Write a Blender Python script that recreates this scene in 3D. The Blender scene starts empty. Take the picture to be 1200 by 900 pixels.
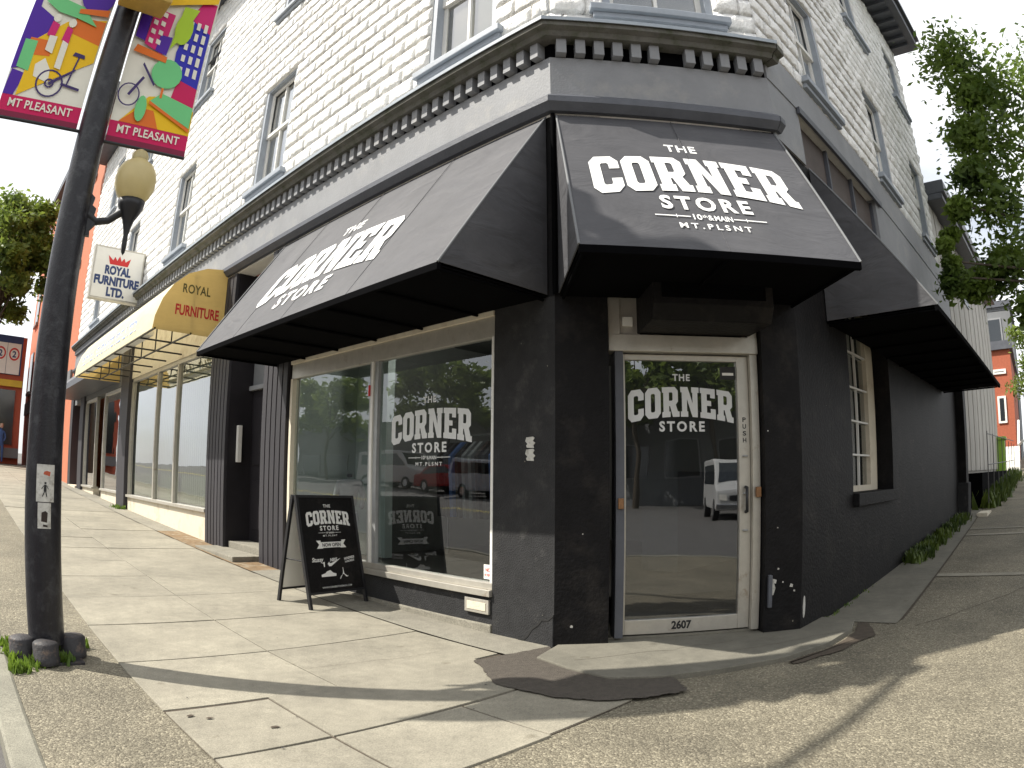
import bpy, bmesh, math, random
from mathutils import Vector, Matrix
random.seed(7)
S = bpy.context.scene
COL = S.collection
PI = math.pi
# ------------------------------------------------------------------ camera (wide fisheye-like phone lens)
PITCH, ROLL, YU, EYE = 0.1462, 0.007, -0.8088, 1.14
cam = bpy.data.cameras.new('camera'); camo = bpy.data.objects.new('camera', cam); COL.objects.link(camo)
cam.type = 'PANO'
cam.sensor_width = 36.0
cam.clip_start = 0.05; cam.clip_end = 3000
for holder in (cam, getattr(cam, 'cycles', None)):
    if holder is not None and hasattr(holder, 'fisheye_polynomial_k1'):
        holder.panorama_type = 'FISHEYE_LENS_POLYNOMIAL'
        holder.fisheye_fov = PI
        holder.fisheye_polynomial_k0 = 0.0
        holder.fisheye_polynomial_k1 = -0.7494 / 18.0
        holder.fisheye_polynomial_k2 = 0.0
        holder.fisheye_polynomial_k3 = -0.0019 / 18.0 ** 3
        holder.fisheye_polynomial_k4 = 0.0
B0 = Matrix(((1, 0, 0), (0, 0, -1), (0, 1, 0)))
M3 = Matrix.Rotation(PITCH, 3, 'X') @ B0 @ Matrix.Rotation(ROLL, 3, 'Z')
hR = YU + PI / 2
T3 = Matrix(((math.sin(hR), math.cos(hR), 0), (math.sin(YU), math.cos(YU), 0), (0, 0, 1)))
camo.matrix_world = Matrix.Translation((0, 0, EYE)) @ (T3 @ M3).to_4x4()
S.camera = camo
# ------------------------------------------------------------------ light
SUNV = Vector((-0.75, 0.66, 0)).normalized() * math.cos(math.radians(50)) + Vector((0, 0, math.sin(math.radians(50))))
sun = bpy.data.lights.new('sun', 'SUN'); sun.energy = 5.0; sun.angle = math.radians(0.6); sun.color = (1.0, 0.95, 0.86)
suno = bpy.data.objects.new('sun', sun); COL.objects.link(suno)
suno.rotation_euler = SUNV.to_track_quat('Z', 'Y').to_euler(); suno.location = (0, 0, 30)
W = bpy.data.worlds.new("World"); S.world = W; W.use_nodes = True
nt = W.node_tree; nt.nodes.clear()
sky = nt.nodes.new('ShaderNodeTexSky'); sky.sky_type = 'NISHITA'; sky.sun_disc = False
sky.sun_elevation = math.radians(50); sky.sun_rotation = math.atan2(SUNV.x, SUNV.y)
sky.air_density = 1.0; sky.dust_density = 2.0; sky.ozone_density = 1.0
bg = nt.nodes.new('ShaderNodeBackground'); bg.inputs['Strength'].default_value = 0.085
tcw = nt.nodes.new('ShaderNodeTexCoord'); mpw = nt.nodes.new('ShaderNodeMapping'); mpw.inputs['Scale'].default_value = (1, 1, 2.2)
nzw = nt.nodes.new('ShaderNodeTexNoise'); nzw.inputs['Scale'].default_value = 2.2; nzw.inputs['Detail'].default_value = 7
crw = nt.nodes.new('ShaderNodeValToRGB'); crw.color_ramp.elements[0].position = 0.34; crw.color_ramp.elements[1].position = 0.54; crw.color_ramp.elements[0].color = (.42, .42, .42, 1)
mxw = nt.nodes.new('ShaderNodeMixRGB'); mxw.inputs[2].default_value = (10.8, 11.0, 11.2, 1)
nt.links.new(tcw.outputs['Generated'], mpw.inputs[0]); nt.links.new(mpw.outputs[0], nzw.inputs[0]); nt.links.new(nzw.outputs[0], crw.inputs[0])
nt.links.new(crw.outputs[0], mxw.inputs[0]); nt.links.new(sky.outputs[0], mxw.inputs[1]); nt.links.new(mxw.outputs[0], bg.inputs[0])
out = nt.nodes.new('ShaderNodeOutputWorld'); nt.links.new(bg.outputs[0], out.inputs[0])
S.view_settings.view_transform = 'Standard'; S.view_settings.look = 'None'; S.view_settings.gamma = 1
S.view_settings.exposure = 0.62
S.cycles.use_denoising = True
S.cycles.max_bounces = 7; S.cycles.diffuse_bounces = 3; S.cycles.glossy_bounces = 3; S.cycles.transparent_max_bounces = 12
S.cycles.sample_clamp_indirect = 6

# ------------------------------------------------------------------ materials
def pmat(name, col, rough=0.7, var=0.12, scale=3.0, bump=0.0, bscale=60.0, metal=0.0, spec=0.4, stain=None, stain_scale=1.2, stain_lo=0.5, stain_hi=0.7, rnd=0.0, stretch=None, emit=None):
    m = bpy.data.materials.new(name); m.use_nodes = True; t = m.node_tree; N = t.nodes; Lk = t.links
    b = N['Principled BSDF']; b.inputs['Roughness'].default_value = rough; b.inputs['Metallic'].default_value = metal
    b.inputs['Specular IOR Level'].default_value = spec
    g = N.new('ShaderNodeNewGeometry'); src = g.outputs['Position']
    if stretch:
        mp = N.new('ShaderNodeMapping'); mp.inputs['Scale'].default_value = stretch; Lk.new(src, mp.inputs[0]); src = mp.outputs[0]
    n = N.new('ShaderNodeTexNoise'); n.inputs['Scale'].default_value = scale; n.inputs['Detail'].default_value = 8; n.inputs['Roughness'].default_value = 0.65
    Lk.new(src, n.inputs['Vector'])
    mr = N.new('ShaderNodeMapRange'); mr.inputs['From Min'].default_value = 0.25; mr.inputs['From Max'].default_value = 0.75
    mr.inputs['To Min'].default_value = 1 - var; mr.inputs['To Max'].default_value = 1 + var
    Lk.new(n.outputs[0], mr.inputs['Value'])
    mul = N.new('ShaderNodeVectorMath'); mul.operation = 'SCALE'; mul.inputs[0].default_value = col[:3]
    Lk.new(mr.outputs[0], mul.inputs['Scale']); cur = mul.outputs[0]
    if rnd:
        oi = N.new('ShaderNodeObjectInfo'); m2 = N.new('ShaderNodeMapRange'); m2.inputs['To Min'].default_value = 1 - rnd; m2.inputs['To Max'].default_value = 1 + rnd
        Lk.new(oi.outputs['Random'], m2.inputs['Value'])
        mu2 = N.new('ShaderNodeVectorMath'); mu2.operation = 'SCALE'; Lk.new(cur, mu2.inputs[0]); Lk.new(m2.outputs[0], mu2.inputs['Scale']); cur = mu2.outputs[0]
    if stain:
        n2 = N.new('ShaderNodeTexNoise'); n2.inputs['Scale'].default_value = stain_scale; n2.inputs['Detail'].default_value = 10; n2.inputs['Roughness'].default_value = 0.7
        Lk.new(g.outputs['Position'], n2.inputs['Vector'])
        r = N.new('ShaderNodeValToRGB'); r.color_ramp.elements[0].position = stain_lo; r.color_ramp.elements[1].position = stain_hi
        Lk.new(n2.outputs[0], r.inputs[0])
        mx = N.new('ShaderNodeMixRGB'); Lk.new(r.outputs[0], mx.inputs[0]); Lk.new(cur, mx.inputs[1]); mx.inputs[2].default_value = (*stain, 1); cur = mx.outputs[0]
    Lk.new(cur, b.inputs['Base Color'])
    if bump:
        n3 = N.new('ShaderNodeTexNoise'); n3.inputs['Scale'].default_value = bscale; n3.inputs['Detail'].default_value = 6
        Lk.new(g.outputs['Position'], n3.inputs['Vector'])
        bp = N.new('ShaderNodeBump'); bp.inputs['Strength'].default_value = min(1, bump); bp.inputs['Distance'].default_value = 0.01 * max(1, bump)
        Lk.new(n3.outputs[0], bp.inputs['Height']); Lk.new(bp.outputs[0], b.inputs['Normal'])
    if emit:
        b.inputs['Emission Color'].default_value = (*emit, 1); b.inputs['Emission Strength'].default_value = 1
    return m

def aggregate_mat():
    m = bpy.data.materials.new('exposed_aggregate'); m.use_nodes = True; t = m.node_tree; N = t.nodes; Lk = t.links
    b = N['Principled BSDF']; b.inputs['Roughness'].default_value = 0.85
    g = N.new('ShaderNodeNewGeometry')
    v = N.new('ShaderNodeTexVoronoi'); v.inputs['Scale'].default_value = 105; Lk.new(g.outputs['Position'], v.inputs['Vector'])
    sp = N.new('ShaderNodeSeparateColor'); Lk.new(v.outputs['Color'], sp.inputs[0])
    r = N.new('ShaderNodeValToRGB'); e = r.color_ramp.elements
    e[0].position = 0; e[0].color = (0.115, 0.10, 0.070, 1); e[1].position = 1; e[1].color = (0.37, 0.33, 0.24, 1)
    for p, c in ((0.3, (0.160, 0.140, 0.098, 1)), (0.6, (0.203, 0.180, 0.128, 1)), (0.85, (0.25, 0.223, 0.160, 1))):
        k = e.new(p); k.color = c
    Lk.new(sp.outputs[0], r.inputs[0])
    n = N.new('ShaderNodeTexNoise'); n.inputs['Scale'].default_value = 1.1; n.inputs['Detail'].default_value = 9; n.inputs['Roughness'].default_value = .7; Lk.new(g.outputs['Position'], n.inputs['Vector'])
    mr = N.new('ShaderNodeMapRange'); mr.inputs['From Min'].default_value = .3; mr.inputs['From Max'].default_value = .7; mr.inputs['To Min'].default_value = 0.55; mr.inputs['To Max'].default_value = 1.1
    Lk.new(n.outputs[0], mr.inputs['Value'])
    sc = N.new('ShaderNodeVectorMath'); sc.operation = 'SCALE'; Lk.new(r.outputs[0], sc.inputs[0]); Lk.new(mr.outputs[0], sc.inputs['Scale'])
    Lk.new(sc.outputs[0], b.inputs['Base Color'])
    bp = N.new('ShaderNodeBump'); bp.inputs['Strength'].default_value = 0.9; bp.inputs['Distance'].default_value = 0.006; bp.invert = True
    Lk.new(v.outputs['Distance'], bp.inputs['Height']); Lk.new(bp.outputs[0], b.inputs['Normal'])
    return m

def concrete_mat(name, col, speck=0.25, seed=0.0, rnd=0.07, crack=True):
    m = bpy.data.materials.new(name); m.use_nodes = True; t = m.node_tree; N = t.nodes; Lk = t.links
    b = N['Principled BSDF']; b.inputs['Roughness'].default_value = 0.88
    g = N.new('ShaderNodeNewGeometry'); ad = N.new('ShaderNodeVectorMath'); ad.inputs[1].default_value = (seed, seed, 0); Lk.new(g.outputs['Position'], ad.inputs[0]); P = ad.outputs[0]
    def noise(s, d=8, r=.6):
        n = N.new('ShaderNodeTexNoise'); n.inputs['Scale'].default_value = s; n.inputs['Detail'].default_value = d; n.inputs['Roughness'].default_value = r; Lk.new(P, n.inputs['Vector']); return n.outputs[0]
    def rng(o, a, b_, lo=.3, hi=.7):
        q = N.new('ShaderNodeMapRange'); q.inputs['From Min'].default_value = lo; q.inputs['From Max'].default_value = hi; q.inputs['To Min'].default_value = a; q.inputs['To Max'].default_value = b_; Lk.new(o, q.inputs['Value']); return q.outputs[0]
    def mul(a, b_):
        q = N.new('ShaderNodeMath'); q.operation = 'MULTIPLY'; Lk.new(a, q.inputs[0]); Lk.new(b_, q.inputs[1]); return q.outputs[0]
    f = mul(mul(rng(noise(150, 3), 1 - speck, 1 + speck), rng(noise(1.7, 10, .74), .70, 1.16)), rng(noise(14, 6), .9, 1.1))
    oi = N.new('ShaderNodeObjectInfo'); f = mul(f, rng(oi.outputs['Random'], 1 - rnd, 1 + rnd, 0, 1))
    s1 = N.new('ShaderNodeValToRGB'); s1.color_ramp.elements[0].position = .68; s1.color_ramp.elements[0].color = (1, 1, 1, 1); s1.color_ramp.elements[1].position = .76; s1.color_ramp.elements[1].color = (.7, .68, .64, 1)
    Lk.new(noise(5.3, 3, .5), s1.inputs[0])
    sc = N.new('ShaderNodeVectorMath'); sc.operation = 'SCALE'; sc.inputs[0].default_value = col; Lk.new(f, sc.inputs['Scale'])
    mm = N.new('ShaderNodeVectorMath'); mm.operation = 'MULTIPLY'; Lk.new(sc.outputs[0], mm.inputs[0]); Lk.new(s1.outputs[0], mm.inputs[1])
    Lk.new(mm.outputs[0], b.inputs['Base Color'])
    bp = N.new('ShaderNodeBump'); bp.inputs['Strength'].default_value = .5; bp.inputs['Distance'].default_value = .004; Lk.new(noise(90, 6), bp.inputs['Height']); Lk.new(bp.outputs[0], b.inputs['Normal'])
    return m

def glass_mat(name, tint=(0.75, 0.8, 0.8), refl=1.5, base=0.05):
    m = bpy.data.materials.new(name); m.use_nodes = True; t = m.node_tree; N = t.nodes; Lk = t.links; N.clear()
    o = N.new('ShaderNodeOutputMaterial'); tr = N.new('ShaderNodeBsdfTransparent'); tr.inputs[0].default_value = (*tint, 1)
    gl = N.new('ShaderNodeBsdfGlossy'); gl.inputs['Roughness'].default_value = 0.004; gl.inputs['Color'].default_value = (.95, .97, 1, 1)
    fr = N.new('ShaderNodeFresnel'); fr.inputs[0].default_value = 1.5
    ma = N.new('ShaderNodeMath'); ma.operation = 'MULTIPLY_ADD'; ma.inputs[1].default_value = refl; ma.inputs[2].default_value = base; ma.use_clamp = True
    mx = N.new('ShaderNodeMixShader'); Lk.new(fr.outputs[0], ma.inputs[0])
    gb_ = N.new('ShaderNodeNewGeometry'); inv = N.new('ShaderNodeMath'); inv.operation = 'SUBTRACT'; inv.inputs[0].default_value = 1; Lk.new(gb_.outputs['Backfacing'], inv.inputs[1])
    mu_ = N.new('ShaderNodeMath'); mu_.operation = 'MULTIPLY'; Lk.new(ma.outputs[0], mu_.inputs[0]); Lk.new(inv.outputs[0], mu_.inputs[1]); Lk.new(mu_.outputs[0], mx.inputs[0]); Lk.new(tr.outputs[0], mx.inputs[1]); Lk.new(gl.outputs[0], mx.inputs[2]); Lk.new(mx.outputs[0], o.inputs[0])
    g = N.new('ShaderNodeNewGeometry'); nz = N.new('ShaderNodeTexNoise'); nz.inputs['Scale'].default_value = 1.3; Lk.new(g.outputs['Position'], nz.inputs['Vector'])
    bp = N.new('ShaderNodeBump'); bp.inputs['Strength'].default_value = .25; bp.inputs['Distance'].default_value = .01; Lk.new(nz.outputs[0], bp.inputs['Height']); Lk.new(bp.outputs[0], gl.inputs['Normal'])
    return m

def leaf_mat(name, col, trans=0.4):
    m = bpy.data.materials.new(name); m.use_nodes = True; t = m.node_tree; N = t.nodes; Lk = t.links
    b = N['Principled BSDF']; b.inputs['Roughness'].default_value = .55
    g = N.new('ShaderNodeNewGeometry'); n = N.new('ShaderNodeTexNoise'); n.inputs['Scale'].default_value = 1.6; n.inputs['Detail'].default_value = 3; Lk.new(g.outputs['Position'], n.inputs['Vector'])
    r = N.new('ShaderNodeValToRGB'); r.color_ramp.elements[0].position = .35; r.color_ramp.elements[0].color = (col[0] * .55, col[1] * .6, col[2] * .6, 1); r.color_ramp.elements[1].position = .65; r.color_ramp.elements[1].color = (col[0] * 1.5, col[1] * 1.35, col[2], 1)
    Lk.new(n.outputs[0], r.inputs[0]); Lk.new(r.outputs[0], b.inputs['Base Color'])
    tl = N.new('ShaderNodeBsdfTranslucent'); Lk.new(r.outputs[0], tl.inputs[0]); mx = N.new('ShaderNodeMixShader'); mx.inputs[0].default_value = trans
    Lk.new(b.outputs[0], mx.inputs[1]); Lk.new(tl.outputs[0], mx.inputs[2]); Lk.new(mx.outputs[0], N['Material Output'].inputs[0])
    return m

def canvas_mat(name, col, trans=0.0, rough=.6, bump=.35, stain=None):
    m = pmat(name, col, rough, .16, 2.2, 0, 60, 0, .2, stain=stain, stain_scale=1.5, stain_lo=.52, stain_hi=.75)
    t = m.node_tree; N = t.nodes; Lk = t.links; b = N['Principled BSDF']
    g = N.new('ShaderNodeNewGeometry'); mp = N.new('ShaderNodeMapping'); mp.inputs['Scale'].default_value = (.6, .6, 1.6); Lk.new(g.outputs['Position'], mp.inputs[0])
    n = N.new('ShaderNodeTexNoise'); n.inputs['Scale'].default_value = 3.0; n.inputs['Detail'].default_value = 4; n.inputs['Distortion'].default_value = .8; Lk.new(mp.outputs[0], n.inputs['Vector'])
    bp = N.new('ShaderNodeBump'); bp.inputs['Strength'].default_value = bump; bp.inputs['Distance'].default_value = .09; Lk.new(n.outputs[0], bp.inputs['Height']); Lk.new(bp.outputs[0], b.inputs['Normal'])
    if trans:
        tl = N.new('ShaderNodeBsdfTranslucent'); tl.inputs[0].default_value = (*col, 1); mx = N.new('ShaderNodeMixShader'); mx.inputs[0].default_value = trans
        Lk.new(b.outputs[0], mx.inputs[1]); Lk.new(tl.outputs[0], mx.inputs[2]); Lk.new(mx.outputs[0], N['Material Output'].inputs[0])
    return m

MA = {}
MA['agg'] = aggregate_mat()
MA['slab'] = concrete_mat('slab_concrete', (.252, .231, .180))
MA['apron'] = concrete_mat('apron_concrete', (.165, .154, .122), .18, 3.1)
MA['rough'] = concrete_mat('rough_concrete', (.22, .205, .165), .45, 7.7)
MA['kerb'] = concrete_mat('kerb_concrete', (.20, .19, .15), .4, 5.0)
MA['patch'] = pmat('asphalt_patch', (.075, .064, .052), .92, .3, 30, .8, 160)
MA['asphalt'] = pmat('road_asphalt', (.11, .105, .10), .9, .25, 4, .6, 150)
MA['joint'] = pmat('joint_dirt', (.07, .055, .04), .95, .3, 20, .3)
MA['moss'] = pmat('rust_dirt', (.18, .12, .065), .95, .4, 15, .6, 80, stain=(.30, .27, .2), stain_scale=6)
MA['block'] = pmat('white_block_paint', (.85, .84, .81), .7, .08, 9, 1.5, 34, stain=(.66, .635, .58), stain_scale=1.3, stain_lo=.5, stain_hi=.8, rnd=.06)
MA['mortar'] = pmat('painted_mortar', (.80, .78, .73), .8, .1, 8)
MA['siding'] = pmat('cream_siding', (.42, .40, .36), .75, .12, 5, .2, 40, stretch=(1, 1, .2), rnd=.1)
MA['greytrim'] = pmat('grey_trim_paint', (.235, .24, .25), .65, .12, 3, .25, 50, stain=(.33, .32, .30), stain_scale=2.5, stain_lo=.55, stain_hi=.8)
MA['darktrim'] = pmat('dark_grey_trim', (.085, .09, .105), .5, .2, 5, .2, 40)
MA['cornice'] = pmat('mossy_cornice', (.13, .125, .11), .8, .35, 14, .6, 60, stain=(.05, .055, .03), stain_scale=7, stain_lo=.45, stain_hi=.65)
MA['flash'] = pmat('cornice_flashing', (.30, .34, .38), .45, .15, 6, .1)
MA['black'] = pmat('black_wall_paint', (.009, .0085, .009), .6, .3, 7, .55, 38, 0, .14, stain=(.026, .023, .021), stain_scale=3.4, stain_lo=.52, stain_hi=.72)
MA['pier'] = pmat('sunlit_black_wall', (.030, .030, .031), .85, .25, 9, .7, 90, 0, .2, stain=(.06, .058, .056), stain_scale=5, stain_lo=.55, stain_hi=.7)  # lighter copy of the black wall paint, sunlight put into the colour
MA['batten'] = pmat('charcoal_batten', (.034, .032, .037), .6, .15, 12, .2, 40, stretch=(1, 1, .1), rnd=.12)
MA['doorblk'] = pmat('dark_door_paint', (.02, .018, .021), .5, .15, 5, spec=.25)
MA['transom'] = pmat('brown_transom', (.085, .068, .062), .6, .2, 5)
MA['wframe'] = pmat('blue_grey_frame', (.30, .33, .37), .55, .12, 7, .15, 40)
MA['white'] = pmat('white_paint', (.72, .71, .67), .55, .08, 6, .1, 40)
MA['cream'] = pmat('cream_wall_paint', (.66, .60, .48), .7, .1, 3, .2, 40, stain=(.45, .38, .28), stain_scale=3)
MA['alum'] = pmat('aged_aluminium', (.50, .475, .42), .42, .12, 9, .1, 60, metal=.55, stain=(.30, .22, .15), stain_scale=7, stain_lo=.6, stain_hi=.75)
MA['silver'] = pmat('grey_mullion', (.36, .37, .37), .4, .1, 9, 0, metal=.4)
MA['glass'] = glass_mat('shop_glass', (.80, .84, .83), 1.35, .06)
MA['doorglass'] = glass_mat('door_glass', (.6, .63, .64), 1.7, .11)
MA['farglass'] = glass_mat('royal_glass', (.62, .66, .62), 1.6, .12)
MA['upglass'] = glass_mat('upper_glass', (.7, .7, .68), 2.5, .12)
MA['room'] = pmat('room_wall', (.17, .17, .16), .8, .1, 3)
MA['roomfloor'] = pmat('room_floor', (.06, .055, .05), .5, .1, 3)
MA['blind'] = pmat('pale_blind', (.62, .60, .53), .7, .06, 10)
MA['partition'] = pmat('pale_green_partition', (.40, .44, .42), .6, .08, 2)
MA['awning'] = canvas_mat('black_awning_canvas', (.078, .078, .084), 0, .6, .3, (.102, .101, .106))
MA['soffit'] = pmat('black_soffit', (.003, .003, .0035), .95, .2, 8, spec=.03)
MA['letter'] = pmat('white_lettering', (.82, .82, .80), .5, .02, 5)
MA['decal'] = pmat('white_vinyl', (.62, .63, .62), .5, .05, 5)
MA['goldcanvas'] = canvas_mat('gold_canvas', (.68, .50, .20), .35, .6, .2)
MA['sunlitcanvas'] = canvas_mat('sunlit_gold_canvas', (.92, .85, .62), .45, .6, .2)  # same gold canvas, strong sun on the front put into the colour
MA['olive'] = pmat('olive_lettering', (.12, .10, .03), .6, .1)
MA['red'] = pmat('red_lettering', (.55, .03, .03), .6, .1)
MA['redp'] = pmat('red_door_paint', (.42, .085, .04), .55, .15, 5)
MA['blue'] = pmat('faded_blue_lettering', (.25, .32, .52), .6, .1)
MA['navy'] = pmat('navy_lettering', (.035, .06, .16), .6, .1)
MA['signwhite'] = pmat('sign_face', (.78, .77, .72), .5, .05, 4)
MA['poleblk'] = pmat('pole_black_paint', (.013, .0125, .016), .32, .3, 30, .25, 90, stain=(.05, .05, .055), stain_scale=9)
MA['iron'] = pmat('black_iron', (.02, .02, .022), .4, .2, 20)
MA['rusty'] = pmat('weathered_collar', (.03, .028, .03), .6, .3, 25, .4, 60, stain=(.14, .10, .075), stain_scale=12, stain_lo=.55, stain_hi=.7)
MA['weed'] = leaf_mat('weed_leaf', (.16, .26, .04))
MA['weed_shade'] = leaf_mat('shaded_weed_leaf', (.07, .11, .02), .2)  # darker copy of the weed leaf, side wall's shade put into the colour
MA['leafd'] = leaf_mat('tree_leaf', (.115, .185, .04), .5)
MA['leafl'] = leaf_mat('light_leaf', (.16, .23, .05), .5)
MA['bark'] = pmat('bark', (.07, .055, .04), .9, .3, 10, .6, 30)
MA['brass'] = pmat('orange_latch', (.22, .11, .045), .55, .4, 30)
MA['orangebrick'] = pmat('orange_red_wall', (.50, .165, .085), .8, .12, 4, .2, 40)
MA['ink'] = pmat('black_print', (.02, .02, .02), .6, .1)
MA['paper'] = pmat('torn_paper', (.52, .51, .47), .8, .2, 25, stain=(.25, .23, .2), stain_scale=22)
MA['tyre'] = pmat('tyre_rubber', (.02, .02, .02), .8, .1)
MA['carglass'] = pmat('dark_car_glass', (.02, .025, .03), .1, .1, 3, spec=.8)
MA['carwhite'] = pmat('van_white_paint', (.50, .50, .49), .3, .05)
MA['carred'] = pmat('car_red_paint', (.35, .02, .02), .25, .05)
MA['carblue'] = pmat('suv_blue_grey_paint', (.45, .48, .52), .25, .05)
MA['lamp_on'] = pmat('headlight', (.8, .78, .7), .2, .02)
MA['chrome'] = pmat('chrome', (.6, .6, .6), .2, .05, metal=.9)
MA['beigeb'] = pmat('beige_render', (.38, .34, .27), .8, .12, 1)
MA['greyb'] = pmat('grey_render', (.16, .165, .17), .8, .12, 1)
MA['brickb'] = pmat('red_brick', (.34, .095, .05), .8, .18, 12, .3, 60)
MA['hill'] = pmat('far_hill', (.10, .14, .16), .9, .2, .02)
MA['denim'] = pmat('pale_denim', (.34, .37, .42), .9, .1, 30)
MA['hoodie'] = pmat('grey_hoodie', (.26, .26, .27), .9, .12, 30, .3, 80)
MA['skin'] = pmat('skin', (.50, .32, .24), .6, .05)
MA['shirtb'] = pmat('blue_shirt', (.05, .10, .25), .8, .1)
MA['hair'] = pmat('dark_hair', (.03, .02, .015), .7, .1)
MA['fence'] = pmat('wire_rail', (.10, .10, .10), .5, .1)
MA['lime'] = pmat('lime_green_plastic', (.25, .42, .05), .5, .1)
MA['globe'] = None
def flat(name, c): return pmat(name, c, .6, .04, 5)
def globe_mat():
    m = pmat('globe_acrylic', (.62, .55, .33), .3, .08, 9)
    t = m.node_tree; N = t.nodes; Lk = t.links; b = N['Principled BSDF']
    tl = N.new('ShaderNodeBsdfTranslucent'); tl.inputs[0].default_value = (.75, .66, .40, 1); mx = N.new('ShaderNodeMixShader'); mx.inputs[0].default_value = .45
    Lk.new(b.outputs[0], mx.inputs[1]); Lk.new(tl.outputs[0], mx.inputs[2]); Lk.new(mx.outputs[0], N['Material Output'].inputs[0]); return m
MA['globe'] = globe_mat()

# ------------------------------------------------------------------ helpers
def tag(o, label=None, cat=None, group=None, kind=None):
    if label: o['label'] = label
    if cat: o['category'] = cat
    if group: o['group'] = group
    if kind: o['kind'] = kind
    return o
LOC = {}
def thing(name, label, cat, loc=(0, 0, 0), group=None, kind=None):
    o = bpy.data.objects.new(name, None); COL.objects.link(o); o.location = loc; o.empty_display_size = .2
    LOC[o.name] = Matrix.Translation(loc)
    return tag(o, label, cat, group, kind)
def link(name, me, parent=None, mw=None):
    o = bpy.data.objects.new(name, me); COL.objects.link(o)
    if mw is None: mw = Matrix.Identity(4)
    if parent is not None:
        o.parent = parent
        pm = LOC.get(parent.name, Matrix.Identity(4))
        o.matrix_parent_inverse = pm.inverted()
        LOC[o.name] = mw.copy()
    else:
        LOC[o.name] = mw.copy()
    o.matrix_basis = mw
    return o

class MB:
    def __init__(s): s.v = []; s.f = []; s.sm = set()
    def add(s, vs, fs, smooth=False):
        b = len(s.v); s.v += [tuple(v) for v in vs]
        for f in fs:
            if smooth: s.sm.add(len(s.f))
            s.f.append([b + i for i in f])
        return s
    def box8(s, P):  # P: 8 corners, bottom 4 ccw then top 4
        return s.add(P, [(0, 3, 2, 1), (4, 5, 6, 7), (0, 1, 5, 4), (1, 2, 6, 5), (2, 3, 7, 6), (3, 0, 4, 7)])
    def box(s, x0, x1, y0, y1, z0, z1):
        return s.box8([(x0, y0, z0), (x1, y0, z0), (x1, y1, z0), (x0, y1, z0), (x0, y0, z1), (x1, y0, z1), (x1, y1, z1), (x0, y1, z1)])
    def fbox(s, F, s0, s1, o0, o1, z0, z1):
        return s.box8([F(s0, o0, z0), F(s1, o0, z0), F(s1, o1, z0), F(s0, o1, z0), F(s0, o0, z1), F(s1, o0, z1), F(s1, o1, z1), F(s0, o1, z1)])
    def quad(s, *P): return s.add(P, [tuple(range(len(P)))])
    def tube(s, pts, rad, n=10, caps=True, smooth=True):
        pts = [Vector(p) for p in pts]; R = rad if isinstance(rad, (list, tuple)) else [rad] * len(pts)
        rings = []
        prev = None
        for i, p in enumerate(pts):
            d = (pts[min(i + 1, len(pts) - 1)] - pts[max(i - 1, 0)]).normalized()
            a = prev if prev is not None else (Vector((0, 0, 1)) if abs(d.z) < .9 else Vector((1, 0, 0)))
            u = (a - d * a.dot(d)).normalized(); prev = u; w = d.cross(u)
            rings.append([p + (u * math.cos(2 * PI * k / n) + w * math.sin(2 * PI * k / n)) * R[i] for k in range(n)])
        vs = [v for r in rings for v in r]; fs = []
        for i in range(len(pts) - 1):
            for k in range(n):
                fs.append((i * n + k, i * n + (k + 1) % n, (i + 1) * n + (k + 1) % n, (i + 1) * n + k))
        s.add(vs, fs, smooth)
        if caps:
            s.add(rings[0], [tuple(range(n))]); s.add(rings[-1], [tuple(range(n))])
        return s
    def lathe(s, prof, c=(0, 0, 0), n=20, smooth=True):
        vs = []; fs = []
        for r, z in prof:
            for k in range(n): vs.append((c[0] + r * math.cos(2 * PI * k / n), c[1] + r * math.sin(2 * PI * k / n), c[2] + z))
        for i in range(len(prof) - 1):
            for k in range(n): fs.append((i * n + k, i * n + (k + 1) % n, (i + 1) * n + (k + 1) % n, (i + 1) * n + k))
        s.add(vs, fs, smooth)
        if prof[0][0] > 1e-4: s.add(vs[:n], [tuple(range(n))])
        if prof[-1][0] > 1e-4: s.add(vs[-n:], [tuple(range(n))])
        return s
    def prism(s, poly, f0, f1):  # poly 2D list, f0/f1 map (u,v)->3D for the two faces
        n = len(poly); a = [f0(*p) for p in poly]; b = [f1(*p) for p in poly]
        return s.add(a + b, [tuple(range(n)), tuple(range(2 * n - 1, n - 1, -1))] + [(i, (i + 1) % n, n + (i + 1) % n, n + i) for i in range(n)])
    def mesh(s, name, mat, bevel=0):
        me = bpy.data.meshes.new(name); me.from_pydata(s.v, [], s.f)
        for i in s.sm: me.polygons[i].use_smooth = True
        bm = bmesh.new(); bm.from_mesh(me)
        bmesh.ops.recalc_face_normals(bm, faces=bm.faces)
        if bevel:
            bmesh.ops.bevel(bm, geom=[e for e in bm.edges if len(e.link_faces) == 2 and e.calc_face_angle(0) > .6], offset=bevel, segments=2, affect='EDGES', profile=.6)
        bm.to_mesh(me); bm.free()
        for m in (mat if isinstance(mat, (list, tuple)) else [mat]): me.materials.append(m)
        return me
    def build(s, name, mat, parent=None, bevel=0):
        return link(name, s.mesh(name, mat, bevel), parent)

def frame(O, sd, od):
    O = Vector(O); sd = Vector((sd[0], sd[1], 0)).normalized(); od = Vector((od[0], od[1], 0)).normalized()
    def F(a, o, z): return tuple(O + sd * a + od * o + Vector((0, 0, z)))
    F.O = O; F.s = sd; F.o = od; F.ang = math.atan2(od.x, -od.y)   # rotation taking -Y to outward
    return F
AX, AY = 3.534, 2.966
FL = frame((AX, AY, 0), (0, 1), (-1, 0))                         # left street front, s grows away down the street
FC = frame((AX, AY, 0), (.7204, -.6936), (-.6936, -.7204))       # cut corner
CL = 1.827
BX, BY, _ = FC(CL, 0, 0)
c2, s2 = math.cos(math.radians(2)), math.sin(math.radians(2))
FR = frame((BX, BY, 0), (c2, -s2), (-s2, -c2))                   # right street front

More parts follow.
